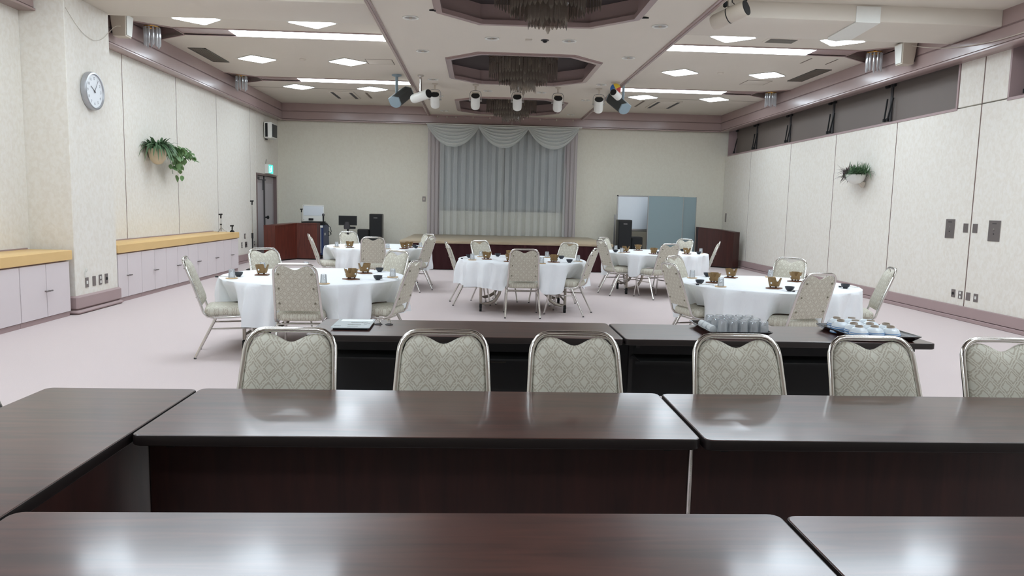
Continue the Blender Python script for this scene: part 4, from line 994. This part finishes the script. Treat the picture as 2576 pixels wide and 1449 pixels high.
# ---------------------------------------------------------------- meeting tables
def meeting_table(x0, x1, y0, y1, label, front=None, shelf=True, inner=None):
    """front: side on which the modesty panel hangs ('near', 'far', 'left', 'right')"""
    t = thing('meeting_table', label, 'table', ((x0 + x1) / 2, (y0 + y1) / 2, 0), 0, 'dark wood meeting tables')
    w_, d_ = x1 - x0, y1 - y0
    MB().loft([rrect(w_ - .004, d_ - .004, .028, .698), rrect(w_ - .010, d_ - .010, .026, .70)]).build('table_top', M_wood, t, 20)
    MB().loft([rrect(w_ - .008, d_ - .008, .03, .664), rrect(w_, d_, .03, .668), rrect(w_, d_, .03, .694), rrect(w_ - .003, d_ - .003, .028, .6985)]).build('edge_band', M_edge, t, 30)
    hx, hy = w_ / 2, d_ / 2; long_x = w_ > d_
    pl = hx if long_x else hy; pw = hy if long_x else hx
    def bx(mb, a0, a1, b0, b1, z0, z1, bv=0):
        if long_x: mb.box(a0, a1, b0, b1, z0, z1, bv)
        else: mb.box(b0, b1, a0, a1, z0, z1, bv)
        return mb
    s = {'near': -1, 'far': 1, 'left': -1, 'right': 1}[front]; p = s * (pw - (.14 if long_x else .05))
    bx(MB(), -pl + .001, pl - .001, p - .009, p + .009, .26, .655, .002).build('modesty_panel', inner or M_panel, t)
    for e in (-1, 1):
        lg = MB(); a = e * (pl - .09)
        bx(lg, a - .012, a + .012, -.02, .02, .05, .66); bx(lg, a - .014, a + .014, -pw + .06, pw - .06, .02, .05, .004); bx(lg, a - .012, a + .012, -pw + .08, pw - .08, .635, .66)
        lg = lg.build('leg', M_black, t)
        ft = MB()
        for q in (-1, 1): bx(ft, a - .016, a + .016, q * (pw - .09) - .02, q * (pw - .09) + .02, 0, .022, .003)
        ft.build('foot', M_blackm, lg)
        bx(MB(), e * (pl + .001) - .0012, e * (pl + .001) + .0012, p - .010, p + .010, .255, .65).build('end_strip', M_chrome, t)
    if shelf:
        sh = MB(); bx(sh, -pl + .1, pl - .1, -s * .02, -s * (pw - .06), .555, .563)
        for q in (.05, .2): bx(sh, -pl + .08, pl - .08, -s * q - .006, -s * q + .006, .54, .556)
        sh.build('shelf', M_blackm, t)
    return t
meeting_table(-1.082, .737, 2.275, 2.875, 'dark glossy meeting table behind the gap, left of the joint', 'near')
meeting_table(.748, 2.56, 2.268, 2.868, 'dark glossy meeting table behind the gap, right of the joint', 'near')
meeting_table(-1.082, .752, 1.10, 1.702, 'dark glossy meeting table nearest the camera, left of the joint', 'far')
meeting_table(.760, 2.57, 1.095, 1.692, 'dark glossy meeting table nearest the camera, right of the joint', 'far')
meeting_table(-1.665, -1.088, 1.06, 2.86, 'dark meeting table turned end-on at the left', 'right')
meeting_table(-.965, .843, 4.09, 4.675, 'dark meeting table in the third row under the menu sheet', 'far', inner=M_blackm)
meeting_table(.853, 2.685, 4.09, 4.66, 'dark meeting table in the third row under the two trays', 'far', inner=M_blackm)
t = thing('label_tag', 'tiny white tag under the third-row table', 'tag', (.13, 4.4, .48)); MB().box(-.045, .045, -.002, .0, -.012, .012).build('tag', M_coaster, t)
t.location = (.13, 4.232, .54)
# things on the third row
def tray(x0, x1, y0, y1, label):
    cx, cy = (x0 + x1) / 2, (y0 + y1) / 2; w_, d_ = x1 - x0, y1 - y0
    t = thing('serving_tray', label, 'tray', (cx, cy, .70), 0, 'black lacquer trays')
    MB().loft([rrect(w_ - .07, d_ - .07, .01, 0), rrect(w_ - .06, d_ - .06, .012, .004), rrect(w_, d_, .02, .03), rrect(w_ + .004, d_ + .004, .02, .034), rrect(w_ - .008, d_ - .008, .018, .034), rrect(w_ - .066, d_ - .066, .012, .008), rrect(w_ - .08, d_ - .08, .01, .007)]).build('dish', M_tray, t, 35)
tray(1.375, 1.755, 4.19, 4.64, 'black lacquer tray carrying the block of tumblers'); tray(2.195, 2.615, 4.115, 4.60, 'black lacquer tray carrying the rice bowls')
RN = ['front', 'second', 'third', 'fourth', 'back']
for j in range(5):
    n = 5 if j % 2 == 0 else 4
    for i in range(n):
        x = 1.472 + i * .0625 + (0 if j % 2 == 0 else .031); y = 4.27 + j * .061
        tumbler('upturned clear tumbler on the black tray, %s row, %s' % (RN[j], ORD[i] if i < n - 1 else 'rightmost'), (x, y, .7074), 'tumblers on the tray', 'tray_tumbler')
t = thing('hand_towel', 'rolled white hand towels at the left of the tumbler tray', 'towel', (1.425, 4.42, .708))
for k in range(3):
    MB().prof((-.0, -.13 + k * .085, .022), (-.0, -.055 + k * .085, .024), [(.012, 0), (.023, .06), (.024, .5), (.022, .94), (.012, 1)]).build('roll', M_towel, t)
rb = None
RB = [(2.262, 4.46), (2.29, 4.352), (2.385, 4.47), (2.405, 4.355), (2.31, 4.245), (2.505, 4.46), (2.47, 4.36), (2.525, 4.36), (2.345, 4.165), (2.53, 4.255), (2.435, 4.205), (2.545, 4.165)]
RB = [(2.258 + i * .098 + (.0 if j % 2 == 0 else .03), 4.175 + j * .112) for j in range(4) for i in range(3)]
for k, (x, y) in enumerate(RB):
    j, i = divmod(k, 3)
    for lv in (0, 1):
        lb = 'upturned blue-ringed rice bowl, %s of its stack, %s row, %s stack' % (('bottom', 'top')[lv], ('front', 'second', 'third', 'back')[j], ('left', 'middle', 'right')[i])
        z = .7075 + lv * .026; rot = random.uniform(0, 6)
        if rb is None:
            rb = thing('rice_bowl', lb, 'bowl', (x, y, z), rot, 'rice bowls on the tray')
            MB().lathe([(.054, 0), (.0555, .002), (.053, .016), (.045, .032), (.030, .043), (.021, .046), (.021, .045), (.04, .030), (.051, .002)], n=28, caps=False).build('bowl', M_rice, rb)
            MB().lathe([(.0225, .0455), (.0215, .055), (.018, .055), (.018, .046)], n=22, caps=True).build('foot_ring', M_foot, rb)
            MB().lathe([(.0564, .002), (.0558, .0075)], n=28, caps=False).lathe([(.0546, .013), (.0536, .0165)], n=28, caps=False).build('blue_ring', M_blue, rb)
        else: o = copy_of(rb, lb, (x + random.uniform(-.003, .003), y + random.uniform(-.003, .003), z), rot); o.rotation_euler = (random.uniform(-.10, .10) * lv, random.uniform(-.10, .10) * lv, rot)
t = thing('menu_sheet', 'white laminated picture sheet on a dark block at the left of the third row', 'sheet', (-.745, 4.42, .70), .02)
MB().box(-.10, .10, -.155, .15, 0, .012).build('base', M_blackm, t)
MB().loft([rrect(.225, .33, .015, .012), rrect(.225, .33, .015, .016)]).build('sheet', M_paper, t)
pr = MB()
for (a, b, c_, d2) in ((-.02, .05, .02, .035), (-.03, .0, -.06, -.04), (.0, .05, -.07, -.05), (.07, .085, -.06, -.05), (-.10, -.06, -.11, -.105), (-.02, .04, -.13, -.125), (.045, .08, .03, .04), (.06, .10, -.02, -.015)): pr.box(a, b, c_, d2, .0158, .0166)
pr.build('print', M_print, t, 0)
MB().box(-.09, .10, .075, .14, .0158, .0166).build('heading_print', M_clockf, t, 0)
cl = None
for x, l in ((-.605, 'left'), (-.54, 'right')):
    lb = 'small metal table bell on a black ring, %s of two beside the menu sheet' % l
    if cl is None:
        cl = thing('metal_clip', lb, 'clip', (x, 4.475, .70), 0, 'small metal stands')
        MB().lathe([(.024, 0), (.024, .004), (.017, .006), (.014, .003)], n=18).build('ring_base', M_dark, cl)
        MB().tube([(.008, 0, .003), (.011, 0, .02), (.004, 0, .033), (-.008, 0, .032), (-.01, 0, .022)], .005, 6, .003).build('bent_strip', M_chrome, cl)
    else: copy_of(cl, lb, (x, 4.475, .70), .3)

# ---------------------------------------------------------------- back of the room, left
def counter_front(name, pts, depth, h, mt, label):
    t = thing(name, label, 'lectern'); n = len(pts); mb = MB()
    out = [Vector(p) for p in pts]; inn = []
    for i, p in enumerate(out):
        a = out[max(i - 1, 0)]; b = out[min(i + 1, n - 1)]; q = (b - a).normalized(); inn.append(p + Vector((-q.y, q.x)) * depth)
    poly = [tuple(p) for p in out] + [tuple(p) for p in inn[::-1]]
    hs = list(h) + list(h)[::-1]
    def slab(ring, z0, z1): return MB().loft([[(p[0], p[1], z0 if not isinstance(z0, list) else z0[i]) for i, p in enumerate(ring)], [(p[0], p[1], z1[i] if isinstance(z1, list) else z1) for i, p in enumerate(ring)]])
    slab(poly, .03, [q - .03 for q in hs]).build('front_panel', mt, t, 25)
    def off(d): return [tuple(p + (p - q).normalized() * d) for p, q in zip(out, inn)] + [tuple(q) for q in inn[::-1]]
    slab(off(.012), [q - .03 for q in hs], hs).build('top', mt, t, 25); slab(off(-.02), 0, .03).build('plinth', M_blackm, t, 25)
counter_front('lectern', [(-4.86, 17.75), (-4.73, 18.25), (-4.56, 18.62), (-4.34, 18.62), (-4.06, 18.60)], .3, (.87, .89, .915, .92, .925), M_lect, 'reddish brown curved wooden lectern in the far left corner')
counter_front('lectern', [(5.69, 18.75), (5.92, 18.74), (6.16, 18.60), (6.32, 18.42), (6.45, 18.24)], .25, (1.03, 1.01, .985, .955, .93), M_lect2, 'very dark curved wooden lectern in the far right corner')
def mic_stand(name, label, loc, h, base_r, clip=True):
    t = thing(name, label, 'microphone stand', loc)
    if base_r > 0: MB().lathe([(base_r, 0), (base_r, .012), (base_r * .6, .03), (.02, .045)], n=22).build('base', M_blackm, t)
    else:
        tr = MB()
        for k in range(3):
            a = 2 * PI * k / 3 + .3; tr.tube([(0, 0, .1), (.05 * math.cos(a), .05 * math.sin(a), .05), (-base_r * math.cos(a), -base_r * math.sin(a), .008)], .008, 6)
        tr.build('tripod', M_steel, t)
    MB().cyl((0, 0, .02), (0, 0, h * .5), .013 if base_r > 0 else .012, 10).build('lower_tube', M_blackm if base_r > 0 else M_steel, t)
    MB().cyl((0, 0, h * .48), (0, 0, h * .56), .02, 10).build('grip', M_blackm, t)
    MB().cyl((0, 0, h * .5), (0, 0, h), .008, 8).build('upper_tube', M_chrome, t)
    MB().cyl((0, 0, h - .02), (.01, -.02, h + .05), .014, 8).tube([(-.03, -.02, h + .055), (.04, -.03, h + .06)], .014, 8).build('clip', M_blackm, t)
mic_stand('microphone_stand', 'tall microphone stand with a round black base beside the last cabinet', (-4.72, 14.98 + .55, 0), 1.38, .14)
mic_stand('microphone_stand', 'small grey tripod microphone stand on the worktop', (-5.18, 15.0, .80), .30, -.11)
mic_stand('microphone_stand', 'tiny table microphone stand at the far end of the worktop', (-5.02, 15.18, .80), .07, .045)
mic_stand('microphone_stand', 'short microphone stand rising behind the left lectern', (-4.58, 19.2, 0), 1.20, .13)
t = thing('karaoke_rack', 'blue and grey equipment rack on casters beside the left lectern', 'rack', (-4.27, 19.3, 0))
MB().box(-.32, .30, -.36, .36, .10, .86, .01).build('cabinet', M_navy, t)
MB().box(-.27, .25, -.372, -.358, .15, .80, .006).build('front_panel', M_grey, t)
MB().box(-.30, .29, -.375, -.34, .80, .855, .006).build('top_strip', M_white, t)
for k in range(3): MB().box(-.3 + k * .02, .28 - k * .03, -.33, .33, .862 + k * .028, .888 + k * .028, .004).build('audio_unit', M_blackm, t)
MB().box(.298, .304, -.22, -.10, .60, .66).build('badge', M_white, t)
for sx in (-1, 1):
    for sy in (-1, 1): MB().cyl((sx * .24 - .015, sy * .3, .045), (sx * .24 + .015, sy * .3, .045), .045, 14).box(sx * .24 - .03, sx * .24 + .03, sy * .3 - .03, sy * .3 + .03, .07, .105).build('caster', M_blackm, t)
MB().tube([(.31, .1, .86), (.40, .05, .80), (.43, .0, .70), (.40, .0, .60), (.35, .02, .58), (.36, .05, .7), (.42, .1, .62)], .009, 6).build('cable', M_blackm, t)
t = thing('white_board', 'small white board standing on the equipment rack', 'board', (-4.32, 19.42, .955)); t.rotation_euler = (0, 0, .03)
MB().loft([[(x, y * 1, z) for x, z, y in [(a, b, c_) for (a, c_, b) in rrect(.55, .42, .025, 0)]] if False else [(a, -.012, b + .21) for a, b, _ in rrect(.55, .42, .025, 0)], [(a, .012, b + .21) for a, b, _ in rrect(.55, .42, .025, 0)]]).build('panel', M_white, t)
MB().box(-.255, .255, -.016, -.012, .14, .385, .003).build('face', M_wb, t)
for a, b in ((-.25, .39), (.25, .39), (-.25, .03), (.25, .03)): MB().cyl((a, -.018, b), (a, -.01, b), .008, 8).build('screw', M_dark, t)
MB().box(-.12, .0, -.05, -.014, .02, .07, .005).build('clip_box', M_blackm, t)
t = thing('handheld_microphone', 'black microphone upright on the right edge of the equipment rack', 'microphone', (-3.99, 19.05, .86))
MB().cyl((0, 0, 0), (0, 0, .04), .035, 14).build('holder', M_blackm, t)
MB().prof((0, 0, .03), (0, 0, .23), [(.016, 0), (.021, .9), (.022, 1)]).build('handle', M_blackm, t); MB().lathe([(.02, .23), (.033, .25), (.034, .275), (.02, .297), (.003, .302)], n=14).build('mesh_head', M_dark, t)
t = thing('monitor', 'black monitor on a stand in front of the back wall', 'monitor', (-3.43, 19.4, 0)); t.rotation_euler = (0, 0, .1)
mm = MB().loft([[(a, b, c_) for a, b, c_ in ((-.235, 0, .86), (.235, 0, .86), (.235, .035, .86), (-.235, .035, .86))], [(a, b, c_) for a, b, c_ in ((-.235, .02, 1.11), (.235, .02, 1.11), (.235, .05, 1.11), (-.235, .05, 1.11))]]); mm.build('casing', M_black, t)
MB().loft([[(-.22, -.002, .88), (.22, -.002, .88), (.22, .004, .88), (-.22, .004, .88)], [(-.22, .014, 1.095), (.22, .014, 1.095), (.22, .02, 1.095), (-.22, .02, 1.095)]]).build('screen', M_blackm, t)
MB().loft([rrect(.14, .05, .02, .76, -.02, .0), rrect(.17, .06, .03, .83, -.02, .0), rrect(.10, .04, .02, .95, -.02, -.01)]).build('hinge_cover', M_dark, t)
MB().box(-.1, .2, -.02, .05, .77, .83, .008).build('speaker_bar', M_blackm, t)
MB().cyl((0, .02, .03), (0, .02, .8), .025).lathe([(.2, 0), (.2, .015), (.04, .035)], n=22).build('stand', M_blackm, t)
def speaker(x, y, w_, d_, h, label, badge=True):
    t = thing('floor_speaker', label, 'speaker', (x, y, 0))
    MB().box(-w_ / 2, w_ / 2, -d_ / 2, d_ / 2, 0, h, .012).build('cabinet', M_black, t)
    MB().box(-w_ / 2 + .015, w_ / 2 - .015, -d_ / 2 - .014, -d_ / 2 + .002, .03, h - .035, .008).build('grille', M_blackm, t)
    if badge: MB().box(-.05, .05, -d_ / 2 - .018, -d_ / 2 - .013, h - .11, h - .095, .002).build('badge', M_alu, t)
speaker(-2.69, 19.45, .325, .36, 1.175, 'tall black floor loudspeaker left of the stage'); speaker(-3.01, 19.40, .29, .34, .77, 'shorter black subwoofer beside the left loudspeaker', False)
# back of the room, right
t = thing('whiteboard', 'wheeled whiteboard standing behind the right loudspeaker', 'whiteboard', (4.48, 19.35, 0))
MB().box(-.80, .80, -.012, .012, .93, 1.785, .004).build('board', M_wb, t)
MB().box(-.83, .83, -.02, .02, 1.785, 1.815).box(-.83, .83, -.02, .02, .90, .93).box(-.83, -.80, -.02, .02, .9, 1.815).box(.80, .83, -.02, .02, .9, 1.815).build('board_frame', M_alu, t)
MB().box(-.8, .8, -.09, -.01, .872, .89, .004).build('pen_tray', M_dark, t)
for s in (-1, 1):
    MB().box(s * .87 - .02, s * .87 + .02, -.02, .02, .06, 1.3).box(s * .85 - .02, s * .85 + .02, -.03, .03, 1.2, 1.3).box(s * .87 - .025, s * .87 + .025, -.3, .3, .06, .10, .005).build('post', M_alu, t)
    for q in (-1, 1): MB().cyl((s * .87 - .015, q * .27, .03), (s * .87 + .015, q * .27, .03), .03, 12).build('caster', M_blackm, t)
MB().box(-.86, .86, -.02, .02, .30, .34).build('cross_bar', M_alu, t)
t = thing('partition', 'grey-blue folding partition in two leaves beside the whiteboard', 'partition', (0, 0, 0))
def leaf(p, q):
    p = Vector(p); q = Vector(q); dd = (q - p).normalized(); nn = Vector((-dd.y, dd.x)) * .018
    a = [p + nn, q + nn, q - nn, p - nn]; MB().prism([tuple(v) for v in a], .06, 1.795).build('leaf', M_screen, t)
    e = Vector((dd.x, dd.y)) * .007
    MB().prism([tuple(v) for v in (p + nn * 1.3 - e, p + nn * 1.3 + e, p - nn * 1.3 + e, p - nn * 1.3 - e)], .05, 1.80).prism([tuple(v) for v in (q + nn * 1.3 - e, q + nn * 1.3 + e, q - nn * 1.3 + e, q - nn * 1.3 - e)], .05, 1.80).build('leaf_edge', M_alu, t)
leaf((4.36, 18.80), (5.30, 18.92)); leaf((5.30, 18.95), (5.68, 19.05))
MB().box(4.4, 4.5, 18.6, 19.0, 0, .05, .008).box(5.2, 5.3, 18.72, 19.12, 0, .05, .008).box(5.6, 5.68, 18.85, 19.25, 0, .05, .008).build('foot', M_alu, t)
speaker(3.74, 18.75, .35, .36, 1.175, 'tall black floor loudspeaker right of the stage'); speaker(4.10, 18.95, .30, .34, .74, 'short black speaker box beside the right loudspeaker', False)
